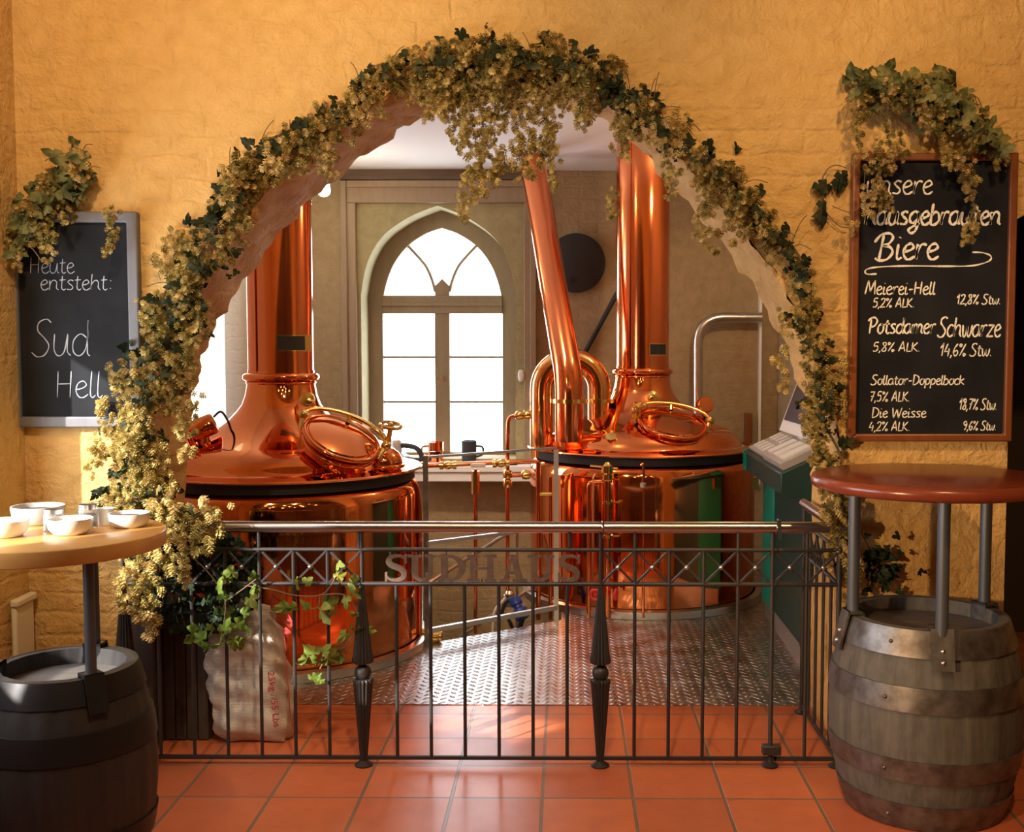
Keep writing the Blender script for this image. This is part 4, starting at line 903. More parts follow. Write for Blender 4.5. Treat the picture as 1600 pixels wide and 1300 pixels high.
# ------------------------------------------------------------------ sack, planter, bin
YS = 4.47
c = fl(402, 1178); W0 = 57 * YS / F
root = thing('malt_sack', 'pale woven malt sack with red print leaning behind the iron bars', 'sack', (at(402, 1178, YS).x, YS, .004))
cx = at(402, 1100, YS).x; zt_ = at(395, 938, YS).z; b = MB(); NZ, NA = 34, 64
rr = random.Random(5); vs = []
for i in range(NZ + 1):
    t = i / NZ; z = .006 + (zt_ - .006) * t
    w = W0 * (1.02 - .04 * t + .10 * math.sin(math.pi * min(t * 1.3, 1)) - .22 * max(0, t - .62) ** 1.2 * 2)
    d = .10 * (1 - max(0, t - .75) * 2.8) * (.55 + .45 * min(1, t * 9))
    w *= (.90 + .10 * min(1, t * 12)); off = -.022 * math.sin(t * 3) - .06 * t * t
    for k in range(NA):
        a = 2 * math.pi * k / NA; ca, sa = math.cos(a), math.sin(a)
        ex = .55; X = math.copysign(abs(ca) ** ex, ca); Y = math.copysign(abs(sa) ** ex, sa)
        wr = .010 * math.sin(z * 34 + 3 * math.sin(a * 2 + 1)) * math.sin(a * 3 + z * 9) + .006 * math.sin(z * 70 + a * 5)
        vs.append((cx + off + X * (w + wr), YS + Y * (d + wr) + .03 * t, z + (.05 * X * (t ** 6) * -1.0)))
fs = [(i * NA + k, i * NA + (k + 1) % NA, (i + 1) * NA + (k + 1) % NA, (i + 1) * NA + k) for i in range(NZ) for k in range(NA)]
fs += [tuple(range(NA))[::-1], tuple(NZ * NA + k for k in range(NA))]
b.add(vs, fs); body = b.build('sack_body', 'sack', root, 70)
def sack_y(z): 
    t = z / zt_; d = .10 * (1 - max(0, t - .75) * 2.8) * (.55 + .45 * min(1, t * 9)); return YS - d - .014 + .03 * t
cu = bpy.data.curves.new('sack_print', 'FONT'); cu.body = '25kg / 55 Lbs'; cu.size = .075; cu.extrude = .001
to = bpy.data.objects.new('sack_print_tmp', cu); COL.objects.link(to)
dg = bpy.context.evaluated_depsgraph_get(); me = bpy.data.meshes.new_from_object(to.evaluated_get(dg)); bpy.data.objects.remove(to)
pa, pb = at(421, 1052, YS - .12), at(432, 1137, YS - .12); Lx = max(v.co.x for v in me.vertices) - min(v.co.x for v in me.vertices)
L = (pb - pa).length; s_ = L / Lx; d = (pb - pa).normalized(); u = Vector((0, -1, 0)).cross(d); u = -u if u.x < 0 else u
for v in me.vertices:
    q = pa + d * (v.co.x * s_) + u * ((v.co.y) * s_ * .9); v.co = Vector((q.x - .012, sack_y(q.z) - .0015 + v.co.z - YS, q.z)) - Vector((root.location.x, 0, .004))
me.materials.clear(); link('sack_print', me, 'red_ink', root, 0)
b = MB()
def redbar(pts, w):
    P = [at(x, y, YS - .12) for x, y in pts]; n = len(P); V_ = []
    for i, q in enumerate(P):
        d = (P[min(i + 1, n - 1)] - P[max(i - 1, 0)]).normalized(); s = Vector((-d.z, 0, d.x)) * w
        for q2 in (q + s, q - s): V_.append((q2.x, sack_y(q2.z) - .002, q2.z))
    b.add(V_, [(2 * i, 2 * i + 2, 2 * i + 3, 2 * i + 1) for i in range(n - 1)])
redbar([(438, 988), (449, 996)], .012); redbar([(440, 976), (451, 984)], .010); redbar([(441, 998), (445, 1040), (449, 1080), (453, 1120), (455, 1150)], .0015); redbar([(412, 940), (426, 948), (438, 962), (450, 978)], .003)
redbar([(412, 942), (412, 952), (422, 958), (428, 950)], .0025)
b.build('sack_logo', 'red_ink', root, 0)
# dark plank planter at the foot of the left jamb
x0, x1 = at(256, 1100, 4.44).x, at(326, 1100, 4.44).x
root = thing('plank_planter', 'tall dark plank planter in the left corner of the arch beside the sack', 'planter', ((x0 + x1) / 2, 4.55, 0))
zt_ = at(290, 955, 4.45).z
for k in range(4):
    a = x0 + (x1 - x0) * k / 4; b = MB(); b.box((a + .002, 4.44, .004), (a + (x1 - x0) / 4 - .002, 4.465, zt_ - .01 * (k % 2))); b.build('plank', 'dark_plank', root, bevel=.002)
b = MB(); b.box((x0, 4.465, .004), (x0 + .02, 4.66, zt_ - .01)); b.box((x1 - .02, 4.465, .004), (x1, 4.66, zt_ - .01)); b.box((x0 + .02, 4.64, .004), (x1 - .02, 4.66, zt_ - .01)); b.build('planter_box', 'dark_plank', root)
b = MB(); b.box((x0 + .02, 4.465, .02), (x1 - .02, 4.64, zt_ - .05)); b.build('soil', 'soil', root)
zz = at(232, 925, 4.4).z  # dark boards added to darken the left jamb and the wall beside it
b = MB(); b.box((XA0 + .022, 4.38, .004), (XA0 + .040, YB - .02, zz)); tag(b.build('darkening_board', 'dark_plank', bevel=.003), 'tall dark board added to darken the inner left side of the arch beside the planter', 'board', 'boards added to darken the left end of the railing')
b = MB(); xx = at(224, 1050, 4.32).x; b.box((xx - .045, 4.295, .004), (xx + .05, 4.32, zz - .02)); tag(b.build('darkening_board', 'dark_plank', bevel=.003), 'dark upright board added to darken the wall between the black barrel and the planter', 'board', 'boards added to darken the left end of the railing')
root = thing('radiator', 'cream enamelled radiator low on the wall at the left edge', 'radiator', (at(10, 1000, 4.2).x, 4.22, .25))
q0, q1 = at(-60, 1100, 4.17), at(28, 938, 4.17); q0.x = XL + .012; b = MB(); b.box((q0.x, 4.17, .12), (q1.x - .01, YF - .03, q1.z - .02)); b.build('radiator_body', 'cream', root, bevel=.01)
b = MB(); b.box((q0.x, 4.165, q1.z - .03), (q1.x, YF - .02, q1.z)); b.build('radiator_top', 'cream', root, bevel=.008)

# ------------------------------------------------------------------ chalkboards
G = {  # one-stroke hand lettering: width, strokes (x-height 5, cap 8, baseline 0)
'a': (4.6, [[(3.8, 4.3), (2.2, 5), (.6, 3.6), (.5, 1.2), (1.8, 0), (3.3, 1.2), (3.9, 4.6), (3.9, 1.2), (4.6, .1)]]),
'b': (4.2, [[(.8, 8), (.6, 4), (.6, .4), (2.2, 0), (3.7, 1.6), (3.4, 4), (2, 4.8), (.8, 3.6)]]),
'c': (3.6, [[(3.4, 4.3), (2, 5), (.6, 3.4), (.6, 1.3), (1.9, 0), (3.6, .8)]]),
'd': (4.6, [[(3.8, 4.0), (2.2, 4.9), (.6, 3.4), (.6, 1), (2, 0), (3.4, 1.2), (4, 4), (4, 8), (4, 3), (4.1, .6), (4.7, 0)]]),
'e': (3.8, [[(.7, 2.4), (2.4, 2.9), (3.3, 3.9), (2.4, 5), (1, 4.2), (.5, 2), (1.4, .2), (2.6, 0), (3.9, 1)]]),
'g': (4.6, [[(3.8, 4.3), (2.2, 5), (.6, 3.4), (.7, 1.4), (2, .6), (3.6, 2), (3.9, 4.6), (3.8, 0), (3.2, -2.4), (1.6, -3.2), (.5, -2), (2.2, -.6), (4.6, .6)]]),
'h': (4.6, [[(.8, 8), (.6, 4), (.5, 0), (.8, 3), (2.3, 4.8), (3.6, 4), (3.7, 1.2), (4.6, 0)]]),
'i': (2.2, [[(.9, 4.9), (.8, 1.2), (1.3, 0), (2.3, .6)], [(1.1, 6.8), (1.2, 7.1)]]),
'k': (4.4, [[(.8, 8), (.6, 0)], [(3.8, 5), (.8, 2.6), (2, 1.8), (4.2, 0)]]),
'l': (2.0, [[(.9, 8), (.7, 3), (.8, .6), (1.4, 0), (2.1, .7)]]),
'm': (6.6, [[(.5, 4.9), (.6, 2), (.5, 0), (.9, 3.4), (2.2, 4.9), (3.1, 3.6), (3.1, 0), (3.4, 3.4), (4.7, 4.9), (5.7, 3.6), (5.7, 1), (6.6, 0)]]),
'n': (4.6, [[(.5, 4.9), (.6, 2), (.5, 0), (.9, 3.4), (2.3, 4.9), (3.6, 3.8), (3.6, 1), (4.6, 0)]]),
'o': (4.2, [[(2.2, 5), (.7, 3.6), (.7, 1.2), (2, 0), (3.5, 1.2), (3.6, 3.6), (2.2, 5), (3.2, 4.4), (4.3, 4.6)]]),
'p': (4.2, [[(.7, 4.9), (.6, 0), (.5, -3)], [(.7, 3.4), (2, 5), (3.6, 3.8), (3.4, 1.4), (2, .2), (.7, 1)]]),
'r': (3.4, [[(.6, 4.9), (.7, 2.5), (.6, 0), (.9, 3), (2, 4.8), (3.4, 4.5)]]),
's': (3.6, [[(3.2, 4.5), (1.9, 5), (.8, 4), (1.8, 2.8), (3, 1.6), (2.3, .2), (.4, .4)]]),
't': (3.2, [[(1.5, 7), (1.3, 3), (1.4, .7), (2.2, 0), (3.2, .6)], [(.2, 4.9), (3, 5.1)]]),
'u': (4.6, [[(.5, 4.9), (.5, 1.4), (1.6, 0), (3, 1), (3.7, 4.9), (3.7, 1.2), (4.6, .1)]]),
'w': (5.8, [[(.4, 4.9), (.9, 1), (1.8, 0), (2.7, 2), (3, 4.4), (3.2, 1.2), (4.2, 0), (5.2, 2), (5.4, 4.9)]]),
'z': (4.0, [[(.6, 4.7), (3.4, 4.8), (3.2, 4.2), (.6, .4), (1, .1), (3.9, .2)]]),
'A': (5.2, [[(.3, 0), (2.4, 8), (2.9, 7.8), (4.6, 0)], [(1.1, 2.8), (4, 2.9)]]),
'B': (5.4, [[(1.6, 7.8), (1.3, 4), (1, 0)], [(-.9, 5.4), (.8, 7.8), (3.2, 8.3), (4.4, 7), (3.4, 5), (1.8, 4.3), (3.8, 3.9), (4.8, 2.2), (3.4, 0), (1, -.4), (-.2, .4)]]),
'D': (5.4, [[(1, 8), (.8, 0)], [(.2, 7.8), (2.6, 7.8), (4.7, 5.8), (4.6, 2.4), (2.6, .2), (.5, 0)]]),
'H': (5.4, [[(.8, 8), (.8, 0)], [(4.4, 8), (4.3, 0)], [(.8, 4.1), (4.4, 4.2)]]),
'K': (4.8, [[(.8, 8), (.7, 0)], [(4.2, 8), (1, 3.6), (1.2, 3.4), (4.6, 0)]]),
'L': (3.6, [[(.9, 8), (.8, .3), (1, 0), (3.6, .2)]]),
'M': (6.6, [[(.2, 0), (1.2, 7.8), (1.6, 7.8), (3.1, 2.4), (3.4, 2.4), (5, 7.9), (5.4, 7.8), (6, 0)]]),
'P': (5.0, [[(1.1, 7.4), (.9, 0)], [(-.6, 6.4), (.8, 8), (3.2, 8.2), (4.6, 6.4), (3.4, 4), (1.1, 3.4)]]),
'S': (5.0, [[(4.6, 7.4), (3.4, 8.2), (1.6, 7.4), (1.4, 5.6), (3, 4), (4.2, 2.2), (3.2, .2), (1.4, -.2), (0, .8)]]),
'W': (7.2, [[(.4, 8), (1.4, .4), (1.8, .4), (3.4, 6), (3.7, 6), (4.8, .4), (5.2, .4), (6.8, 8)]]),
'1': (3.0, [[(.2, 5), (1.9, 8), (1.9, 7.6), (1.6, 0)]]), '2': (4.2, [[(.5, 6.4), (1.8, 8), (3.5, 6.8), (2.6, 3.6), (.4, .3), (.8, 0), (4, .3)]]),
'4': (4.2, [[(2, 8), (.4, 3.2), (.8, 2.9), (3.9, 3.1)], [(3.2, 5), (2.8, -.4)]]), '5': (4.2, [[(3.8, 8), (1.3, 7.8), (1, 4.8), (2.8, 4.9), (3.6, 2.6), (2.4, .2), (.4, .4)]]),
'6': (4.0, [[(3, 8), (1, 5), (.6, 2), (1.8, 0), (3.4, 1.4), (2.8, 3.6), (.8, 2.6)]]), '7': (4.0, [[(.4, 7.6), (3.6, 7.8), (3.4, 7), (1.6, 0)], [(1, 4), (3.6, 4.2)]]),
'8': (4.0, [[(3.2, 7), (1.9, 8), (.9, 6.6), (3, 3.2), (3.2, 1), (1.8, 0), (.6, 1.2), (2.6, 4.8), (3.3, 6.8)]]), '9': (4.0, [[(3.4, 6.8), (1.8, 8), (.6, 6), (1.8, 4.2), (3.4, 6), (3.2, 3), (1.8, 0)]]),
'%': (5.4, [[(4.6, 8), (1, 0)], [(1.2, 8), (.4, 7), (1.2, 6), (2, 7), (1.2, 8)], [(4.2, 1.8), (3.4, .8), (4.2, -.1), (5, .8), (4.2, 1.8)]]),
',': (1.8, [[(1, .6), (.8, -.6), (.3, -1.4)]]), '.': (1.8, [[(.7, .1), (1, .4)]]), ':': (2.6, [[(1.2, 4.4), (1.4, 4.8)], [(1.2, .6), (1.4, 1)]]), '-': (3.4, [[(.5, 3), (3, 3.2)]]), ' ': (2.6, [])}
def ribbon(mb, pts, w, Y, vary=0):
    n = len(pts); V_ = []
    for i, p in enumerate(pts):
        d = pts[min(i + 1, n - 1)] - pts[max(i - 1, 0)]; d = d.normalized() if d.length > 0 else Vector((1, 0, 0)); s = Vector((-d.z, 0, d.x))
        ww = w * (1 + vary * math.sin(i * .9)) * (.6 if i in (0, n - 1) else 1)
        V_ += [p + s * ww, p - s * ww]
    mb.add(V_, [(2 * i, 2 * i + 2, 2 * i + 3, 2 * i + 1) for i in range(n - 1)])
def write(parent, text, x0, x1, base, cap, Y, w, m='chalk', slant=.12, drop=0):
    tot = sum(G[c][0] for c in text) - .3; sx_ = (x1 - x0) / tot; sy_ = (base - cap) / 8.0; cur = 0; b = MB()
    for c in text:
        gw, st = G[c]
        for s in st:
            P = []
            for (x, y) in s:
                X = x0 + (cur + x + slant * y * sy_ / sx_ * .8) * sx_; yy = base - y * sy_ + drop * (X - x0) / (x1 - x0)
                P.append(at(X, yy, Y))
            ribbon(b, smoothpath(P, 5), w, Y, .2)
        cur += gw
    return b.build('chalk_lettering', m, parent, 0)
def board(name, label, x0, y0, x1, y1, fw, frame, depth, root_loc, Ywall=YF):
    Yf = Ywall - depth; root = thing(name, label, 'chalkboard', root_loc, 'chalkboards on the wall')
    a, c = at(x0, y1, Yf), at(x1, y0, Yf); f = fw * Yf / F
    b = MB(); o1 = [(a.x, a.z), (a.x, c.z), (c.x, c.z), (c.x, a.z), (a.x, a.z)]; o2 = [(a.x + f, a.z + f), (a.x + f, c.z - f), (c.x - f, c.z - f), (c.x - f, a.z + f), (a.x + f, a.z + f)]
    b.strip(o1, o2, Yf, Ywall - .003); b.build('board_frame', frame, root, 30, .006)
    b = MB(); b.box((a.x + f * .6, Yf + depth * .45, a.z + f * .6), (c.x - f * .6, Ywall - .004, c.z - f * .6)); b.build('board_face', 'black', root)
    return root, Yf + depth * .45 - .0015
rb_, Yt = board('chalkboard', 'large brown framed chalkboard with the beer list above the red table', 1326, 238, 1593, 690, 12, 'brown_frame', .045, at(1455, 690, YF))
for args in (('unsere', 1352, 1455, 303, 270, .0034), ('hausgebrauten', 1350, 1562, 351, 318, .0046), ('Biere', 1368, 1464, 405, 366, .0046), ('Meierei-Hell', 1351, 1460, 460, 440, .0026), ('5,2% ALK.', 1363, 1428, 480, 466, .0022), ('12,8% Stw.', 1494, 1563, 475, 460, .0024),
             ('Potsdamer', 1356, 1460, 521, 497, .0032), ('Schwarze', 1464, 1562, 526, 496, .0032), ('5,8% ALK.', 1363, 1437, 549, 535, .0022), ('14,6% Stw.', 1468, 1549, 556, 537, .0024), ('Sollator-Doppelbock', 1360, 1506, 601, 586, .0022), ('7,5% ALK.', 1358, 1421, 627, 612, .0021),
             ('18,7% Stw.', 1498, 1557, 640, 623, .0023), ('Die Weisse', 1361, 1446, 652, 637, .0022), ('4,2% ALK.', 1357, 1421, 673, 659, .002), ('9,6% Stw.', 1504, 1556, 672, 658, .0021)):
    write(rb_, args[0], args[1], args[2], args[3], args[4], Yt, args[5], slant=.16)
b = MB(); P = smoothpath([at(x, y, Yt) for x, y in ((1370, 428), (1354, 428), (1354, 421), (1375, 417), (1420, 415.5), (1480, 416), (1520, 415), (1545, 408), (1548, 400), (1536, 395), (1519, 394))], 6); ribbon(b, P, .0028, Yt, .3); b.build('chalk_flourish', 'chalk', rb_, 0)
lb_, Yt = board('chalkboard', 'smaller grey framed chalkboard with four chalk words above the light table', 16, 330, 213, 668, 17, 'grey_frame', .04, at(110, 668, YF))
for args in (('Heute', 45, 115, 427, 401, .0013), ('entsteht:', 62, 176, 453, 428, .0016), ('Sud', 49, 138, 556, 500, .0019), ('Hell', 85, 158, 621, 580, .0017)):
    write(lb_, *args[:5], Yt, args[5], 'chalk_thin', .04)

# ------------------------------------------------------------------ hops
nr = np.random.default_rng(11)
def rotm(ax, a):
    ax = np.array(ax, float); ax /= np.linalg.norm(ax) + 1e-9; K = np.array([[0, -ax[2], ax[1]], [ax[2], 0, -ax[0]], [-ax[1], ax[0], 0]])
    return np.eye(3) + math.sin(a) * K + (1 - math.cos(a)) * K @ K
def cone_v(L=.034, Rr=.0125):
    V_ = []
    for t in range(5):
        z = -t * L / 5.5; r = Rr * (.62, .95, 1.0, .8, .5)[t]
        for j in range(5):
            a = 2 * math.pi * (j + .5 * (t % 2)) / 5; ca, sa = math.cos(a), math.sin(a); h = r * .52
            V_ += [(ca * r * .3, sa * r * .3, z), (ca * r - sa * h, sa * r + ca * h, z - L * .14), (ca * r * 1.5, sa * r * 1.5, z - L * .24), (ca * r + sa * h, sa * r - ca * h, z - L * .14)]
    return np.array(V_)
CV = cone_v(); CF = np.arange(len(CV)).reshape(-1, 4)
def quads(name, V_, Fq):
    me = bpy.data.meshes.new(name); me.from_pydata(V_.tolist(), [], Fq.tolist()); me.update(); return me
def cluster_arr(n, length, spread):
    out = []
    for i in range(n):
        t = (i + .5) / n; a = nr.uniform(0, 6.28); s = spread * (1 - .65 * t) * nr.uniform(.4, 1)
        p = np.array([math.cos(a) * s, math.sin(a) * s, -t * length + nr.uniform(-.01, .01)])
        Rm = rotm((-math.sin(a), math.cos(a), 0), -nr.uniform(.1, .8)) @ rotm((0, 0, 1), nr.uniform(0, 6))
        out.append((CV * nr.uniform(.75, 1.15)) @ Rm.T + p)
    V_ = np.concatenate(out); return V_, (np.arange(n)[:, None, None] * len(CV) + CF[None]).reshape(-1, 4)
CL = [cluster_arr(n, l, s) for n, l, s in ((12, .10, .045), (16, .14, .05), (20, .17, .05), (9, .06, .03), (22, .15, .07), (12, .16, .026))]
CLM = []
for V_, F_ in CL:
    me = quads('hop_cluster', V_, F_); me.materials.append(M['hops']); CLM.append(me)
# lobed leaf
def leaf_arr():
    ang = np.linspace(-math.pi * .82, math.pi * .82, 19); V_ = [(0, 0, 0)]
    for i, a in enumerate(ang):
        lob = .62 + .38 * abs(math.cos(a * 1.9)) ** 1.3; lob *= 1 + .25 * math.cos(a); lob *= 1 + (.07 if i % 2 else -.05)
        x, y = math.sin(a) * lob * .55, math.cos(a) * lob * .62
        V_.append((x, y, -.30 * x * x - .22 * y * y + .05 * math.sin(a * 6)))
    F_ = [(0, i, i + 1) for i in range(1, 19)]
    return np.array(V_), np.array(F_)
LV, LF = leaf_arr()
def leaves_mesh(name, items, m, parent):
    # items: (pos, size, normal-ish euler)
    V_, F_ = [], []
    for k, (p, s, e) in enumerate(items):
        Rm = np.array(Euler(e).to_matrix()); L = LV.copy(); L[:, 2] *= nr.uniform(.8, 3.6); L[:, 0] *= nr.uniform(.6, 1)
        V_.append((L * s) @ Rm.T + np.array(p)); F_.append(LF + k * len(LV))
    off = np.array(wloc(parent)); me = quads(name, np.concatenate(V_) - off, np.concatenate(F_)); me.materials.append(M[m])
    me.polygons.foreach_set('use_smooth', [True] * len(me.polygons))
    o = bpy.data.objects.new(name, me); COL.objects.link(o); o.parent = parent; return o
def garland(name, label, pts, Yw, n, nleaf, extra=(), group=None, leaf=(.05, .09), loc=None, dmax=.13, maxparts=100, stems=2, cs=(.8, 1.2), tw=18, lm='hop_leaf'):
    P = [np.array(p, float) for p in pts]; root = thing(name, label, 'garland', loc or at(pts[0][0], pts[0][1], Yw), group)
    seg_w = [np.linalg.norm(P[i + 1][:2] - P[i][:2]) * (P[i][2] + P[i + 1][2]) for i in range(len(P) - 1)]; seg_w = np.array(seg_w) / sum(seg_w)
    def sample(edge=1.0):
        i = nr.choice(len(seg_w), p=seg_w); t = nr.random(); q = P[i] * (1 - t) + P[i + 1] * t; d = P[i + 1][:2] - P[i][:2]; d /= np.linalg.norm(d)
        o = np.clip(nr.normal(0, .5), -1, 1) * edge * (.75 + .45 * math.sin(q[0] * .045 + q[1] * .031) * math.sin(q[1] * .05 + 1)); return q[0] - d[1] * o * q[2], q[1] + d[0] * o * q[2], o
    spots = []
    for k in range(n):
        x, y, o = sample(); spots.append((x, y - 14, Yw - .025 - dmax * nr.random() * (1.1 - abs(o)), nr.choice([0, 0, 1, 1, 2, 3, 3, 4])))
    for (x, y0, y1) in extra:                       # hanging strands
        y = y0; 
        while y < y1: spots.append((x + nr.uniform(-5, 5), y, Yw - .05 - .04 * nr.random(), nr.choice([5, 3, 0]))); y += 24
    rest = []
    # the ones that stand nearest to the viewer are parts of their own, the rest one mass
    spots.sort(key=lambda s: s[2])
    for k, (x, y, Y, v) in enumerate(spots):
        p = at(x, y, Y); e = Euler((nr.uniform(-.35, .25), nr.uniform(-.4, .4), nr.uniform(0, 6.28))); s = nr.uniform(*cs)
        if k < maxparts:
            o = bpy.data.objects.new('hop_cluster', CLM[v]); COL.objects.link(o); o.parent = root; o.location = p - root.location; o.rotation_euler = e; o.scale = (s, s, s)
        else:
            V_, F_ = CL[v]; rest.append(((V_ * s) @ np.array(e.to_matrix()).T + np.array(p - root.location), F_))
    if rest:
        k = 0; VV, FF = [], []
        for V_, F_ in rest: VV.append(V_); FF.append(F_ + k); k += len(V_)
        me = quads('hop_cones', np.concatenate(VV), np.concatenate(FF)); me.materials.append(M['hops']); o = bpy.data.objects.new('hop_cones', me); COL.objects.link(o); o.parent = root; o['kind'] = 'stuff'
    it = []
    for k in range(nleaf):
        x, y, o = sample(1.05); p = at(x, y, Yw - .02 - dmax * (1.15 if nleaf > 300 else .9) * nr.random() * (1.05 - abs(o)))
        it.append((p, nr.uniform(*leaf), (R(90) + nr.uniform(-.9, .9), nr.uniform(-2.6, 2.6), nr.uniform(-.9, .9))))
    if it: leaves_mesh('foliage', it, lm, root)
    b = MB()
    for q in range(stems):
        pp = []
        for i in range(len(P)):
            o = nr.uniform(-.5, .5) * P[i][2]; pp.append(at(P[i][0] + o, P[i][1] + o * .4, Yw - .03 - .02 * q))
        b.tube(smoothpath(pp, 4), .005, 6)
    for q in range(tw):
        x, y, o = sample(); p = at(x, y, Yw - .05); a = nr.uniform(0, 6.28); l = nr.uniform(.05, .14)
        b.tube(smoothpath([p, p + Vector((math.cos(a) * l * .5, -.02, math.sin(a) * l * .5 + .02)), p + Vector((math.cos(a) * l, -.03, math.sin(a) * l))], 3), .0018, 5)
    b.build('vine_stem', 'stem', root)
    return root
arch_path = [(250, 870, 50), (225, 800, 66), (205, 745, 60), (208, 690, 62), (220, 630, 64), (242, 575, 62), (264, 520, 60), (282, 465, 62), (308, 415, 50), (335, 370, 42), (352, 320, 38), (378, 270, 36), (420, 232, 38), (470, 208, 36), (520, 185, 34), (565, 135, 38), (610, 105, 36), (665, 100, 36),
             (705, 95, 52), (760, 95, 60), (820, 95, 58), (875, 100, 45), (925, 115, 42), (975, 150, 42), (1020, 190, 40), (1070, 225, 36), (1120, 262, 36), (1160, 305, 32), (1195, 350, 26), (1235, 385, 24), (1256, 440, 26), (1258, 495, 34), (1278, 550, 34), (1284, 605, 34), (1290, 655, 36), (1300, 705, 30), (1308, 750, 26), (1322, 800, 22)]
garland('hop_garland', 'long dried hop garland following the whole edge of the wide arch', arch_path, YF, 350, 950,
        [(700, 60, 150), (725, 55, 170), (752, 50, 180), (780, 55, 190), (805, 50, 180), (830, 60, 190), (855, 60, 180), (880, 80, 170), (905, 80, 160), (676, 70, 150), (655, 85, 140), (925, 90, 150), (690, 120, 175), (672, 120, 160), (735, 130, 215), (722, 150, 205), (745, 200, 265), (733, 235, 285), (765, 160, 262), (700, 130, 180), (790, 130, 180), (810, 185, 220), (835, 175, 255), (858, 180, 235), (872, 215, 245), (822, 205, 265), (780, 225, 265), (510, 190, 245), (300, 480, 560), (150, 690, 720), (165, 615, 660), (185, 560, 600), (245, 385, 405), (265, 390, 410), (160, 670, 700), (250, 690, 780), (270, 570, 640), (960, 195, 240), (962, 290, 330), (1057, 255, 300), (1106, 310, 360), (1222, 540, 575), (1215, 480, 500), (300, 620, 700)], None,
        leaf=(.025, .055), tw=60, cs=(.7, 1.05))
garland('hop_spray', 'green leafy hop spray over the top left corner of the grey chalkboard', [(24, 400, 16), (40, 345, 28), (74, 300, 36), (110, 268, 42), (135, 250, 26)], YF - .05, 10, 110, [(78, 330, 385), (115, 330, 350), (172, 325, 355), (185, 318, 335), (60, 340, 370), (20, 345, 400)], 'hop sprays above the chalkboards', (.04, .08), dmax=.10, lm='spray_leaf', cs=(.65, .9), stems=1, tw=8)
garland('hop_spray', 'drooping hop spray arching over the top of the brown chalkboard', [(1335, 150, 26), (1375, 130, 40), (1430, 140, 45), (1480, 165, 45), (1530, 200, 34), (1570, 235, 22)], YF - .05, 18, 150, [(1375, 185, 285), (1355, 225, 262), (1388, 230, 275), (1402, 200, 232), (1522, 215, 262), (1478, 190, 225), (1522, 265, 360), (1522, 352, 375), (1570, 240, 262), (1352, 288, 302), (1374, 288, 312), (1328, 335, 355), (1505, 215, 240), (1335, 120, 170)], 'hop sprays above the chalkboards', (.04, .08), dmax=.11, lm='spray_leaf', cs=(.6, .85), stems=2, tw=10)
# loose shoot with leaves on the wall left of the brown board
root = thing('hop_shoot', 'thin loose hop shoot dangling left of the brown chalkboard', 'shoot', at(1310, 300, YF - .02))
b = MB(); b.tube(smoothpath([at(x, y, YF - .03) for x, y in ((1322, 262), (1305, 258), (1290, 268), (1284, 290), (1284, 312), (1290, 330), (1310, 352), (1326, 356))], 4), .0022, 5); b.tube(smoothpath([at(x, y, YF - .07) for x, y in ((1352, 262), (1350, 290), (1345, 320), (1330, 332), (1300, 322))], 4), .0018, 5); b.build('vine_stem', 'stem', root)
leaves_mesh('foliage', [(at(x, y, YF - .04), s, (R(90) + .3, r, .2)) for x, y, s, r in ((1280, 288, .07, 2.6), (1292, 288, .06, -2.5), (1285, 318, .06, 3), (1315, 272, .06, 2.8), (1318, 285, .06, -2.7), (1284, 335, .06, 3.0), (1310, 284, .05, 3.1))], 'hop_leaf', root)
# dark ivy-like mass at the left foot of the arch, and what hangs over the railing
def vine(name, label, stems, leaves, m, hops=0, Yl=None):
    root = thing(name, label, 'vine', at(*stems[0][0], Yl))
    b = MB()
    for s in stems: b.tube(smoothpath([at(x, y, Yl) for x, y in s], 5), .0025, 6)
    b.build('vine_stem', 'stem', root)
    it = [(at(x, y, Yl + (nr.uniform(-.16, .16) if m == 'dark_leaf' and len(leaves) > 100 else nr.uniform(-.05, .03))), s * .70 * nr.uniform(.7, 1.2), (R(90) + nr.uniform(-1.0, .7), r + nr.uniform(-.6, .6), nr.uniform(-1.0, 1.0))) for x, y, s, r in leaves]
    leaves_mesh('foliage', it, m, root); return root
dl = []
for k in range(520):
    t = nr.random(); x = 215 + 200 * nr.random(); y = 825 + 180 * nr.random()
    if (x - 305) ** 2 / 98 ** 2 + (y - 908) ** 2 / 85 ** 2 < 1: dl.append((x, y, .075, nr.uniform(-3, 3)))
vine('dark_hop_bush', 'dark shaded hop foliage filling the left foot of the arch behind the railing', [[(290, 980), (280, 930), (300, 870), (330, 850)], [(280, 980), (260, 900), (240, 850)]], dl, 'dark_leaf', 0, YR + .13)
garland('hop_clump', 'pale dried hop clump at the left end of the handrail beside the light table', [(180, 790, 18), (235, 800, 40), (300, 805, 30), (330, 800, 16)], YR - .02, 22, 30, [(215, 855, 900), (200, 880, 940), (225, 900, 950), (280, 830, 880), (260, 850, 890), (240, 870, 920), (300, 830, 860)], None, (.04, .07), dmax=.10, stems=1, tw=14)
fresh = [(300, 990, .10, 2.5), (315, 1000, .09, -2), (330, 985, .09, 1), (345, 1005, .09, 3), (355, 960, .09, .5), (348, 935, .08, -.5), (340, 920, .08, .3), (355, 905, .09, .2), (362, 895, .08, -.2), (370, 975, .10, 2), (385, 985, .09, -2), (380, 960, .08, 1), (365, 1000, .09, 3), (350, 985, .09, 0), (335, 960, .07, -1), (372, 1005, .08, 2.8), (325, 1008, .07, 3),
         (393, 925, .07, .5), (398, 905, .06, .2), (400, 920, .06, -2.5), (390, 935, .07, 3)]
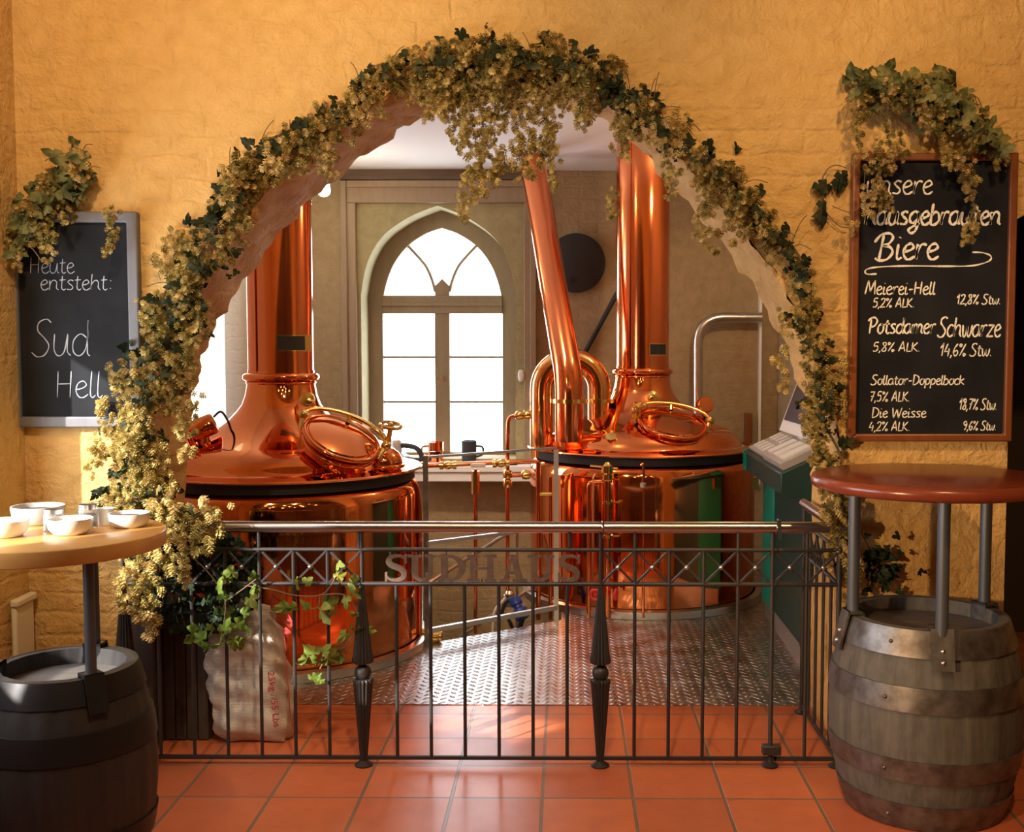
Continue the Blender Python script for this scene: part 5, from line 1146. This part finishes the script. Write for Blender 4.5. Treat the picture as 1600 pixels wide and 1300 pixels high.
vine('green_hop_shoot', 'bright green leafy hop shoot hanging over the sack behind the bars', [[(300, 870), (330, 900), (352, 940), (345, 1000)], [(352, 940), (380, 920), (400, 905)]], fresh, 'green_leaf', 0, YR - .07)
fresh = [(462, 912, .08, -1.4), (478, 910, .05, 1), (460, 950, .09, -1.6), (480, 948, .09, -1), (500, 952, .10, 1.8), (512, 945, .09, .6), (520, 958, .08, 2.4), (445, 950, .07, -1.5), (528, 900, .09, .2), (545, 920, .09, 2.6), (552, 912, .08, 1.5), (540, 935, .08, 3), (560, 925, .08, 2.2), (530, 885, .06, 0), (548, 960, .07, 2.5), (556, 985, .08, 2.8), (540, 990, .08, -2.5), (575, 985, .07, 2)]
vine('trailing_hop_shoot', 'thin green hop shoot trailing along the crossed braces to the first cone post', [[(380, 915), (420, 920), (460, 930), (500, 930), (520, 910), (530, 880)], [(500, 930), (540, 930), (560, 960)], [(500, 932), (495, 950), (470, 950)]], fresh, 'green_leaf', 0, YR - .03)
fresh = [(490, 1022, .10, -1), (505, 1018, .10, 1), (512, 1030, .10, 2.4), (498, 1035, .09, 3), (488, 1058, .09, 2.8), (500, 1062, .08, -2.8), (530, 1028, .09, 1.6), (522, 1020, .07, .5), (480, 1030, .07, -1.8)]
vine('low_hop_shoot', 'small tuft of green hop leaves low between the bars beside the sack', [[(555, 985), (540, 1010), (515, 1020), (500, 1045)]], fresh, 'green_leaf', 0, YR - .02)
garland('hop_clump', 'small dried hop clump at the corner of the handrail beside the oak barrel', [(1290, 790, 14), (1310, 810, 16), (1325, 850, 14), (1330, 900, 10)], YF - .10, 14, 14, [(1335, 860, 900), (1310, 830, 850)], None, (.03, .05), dmax=.06, stems=1, tw=6)
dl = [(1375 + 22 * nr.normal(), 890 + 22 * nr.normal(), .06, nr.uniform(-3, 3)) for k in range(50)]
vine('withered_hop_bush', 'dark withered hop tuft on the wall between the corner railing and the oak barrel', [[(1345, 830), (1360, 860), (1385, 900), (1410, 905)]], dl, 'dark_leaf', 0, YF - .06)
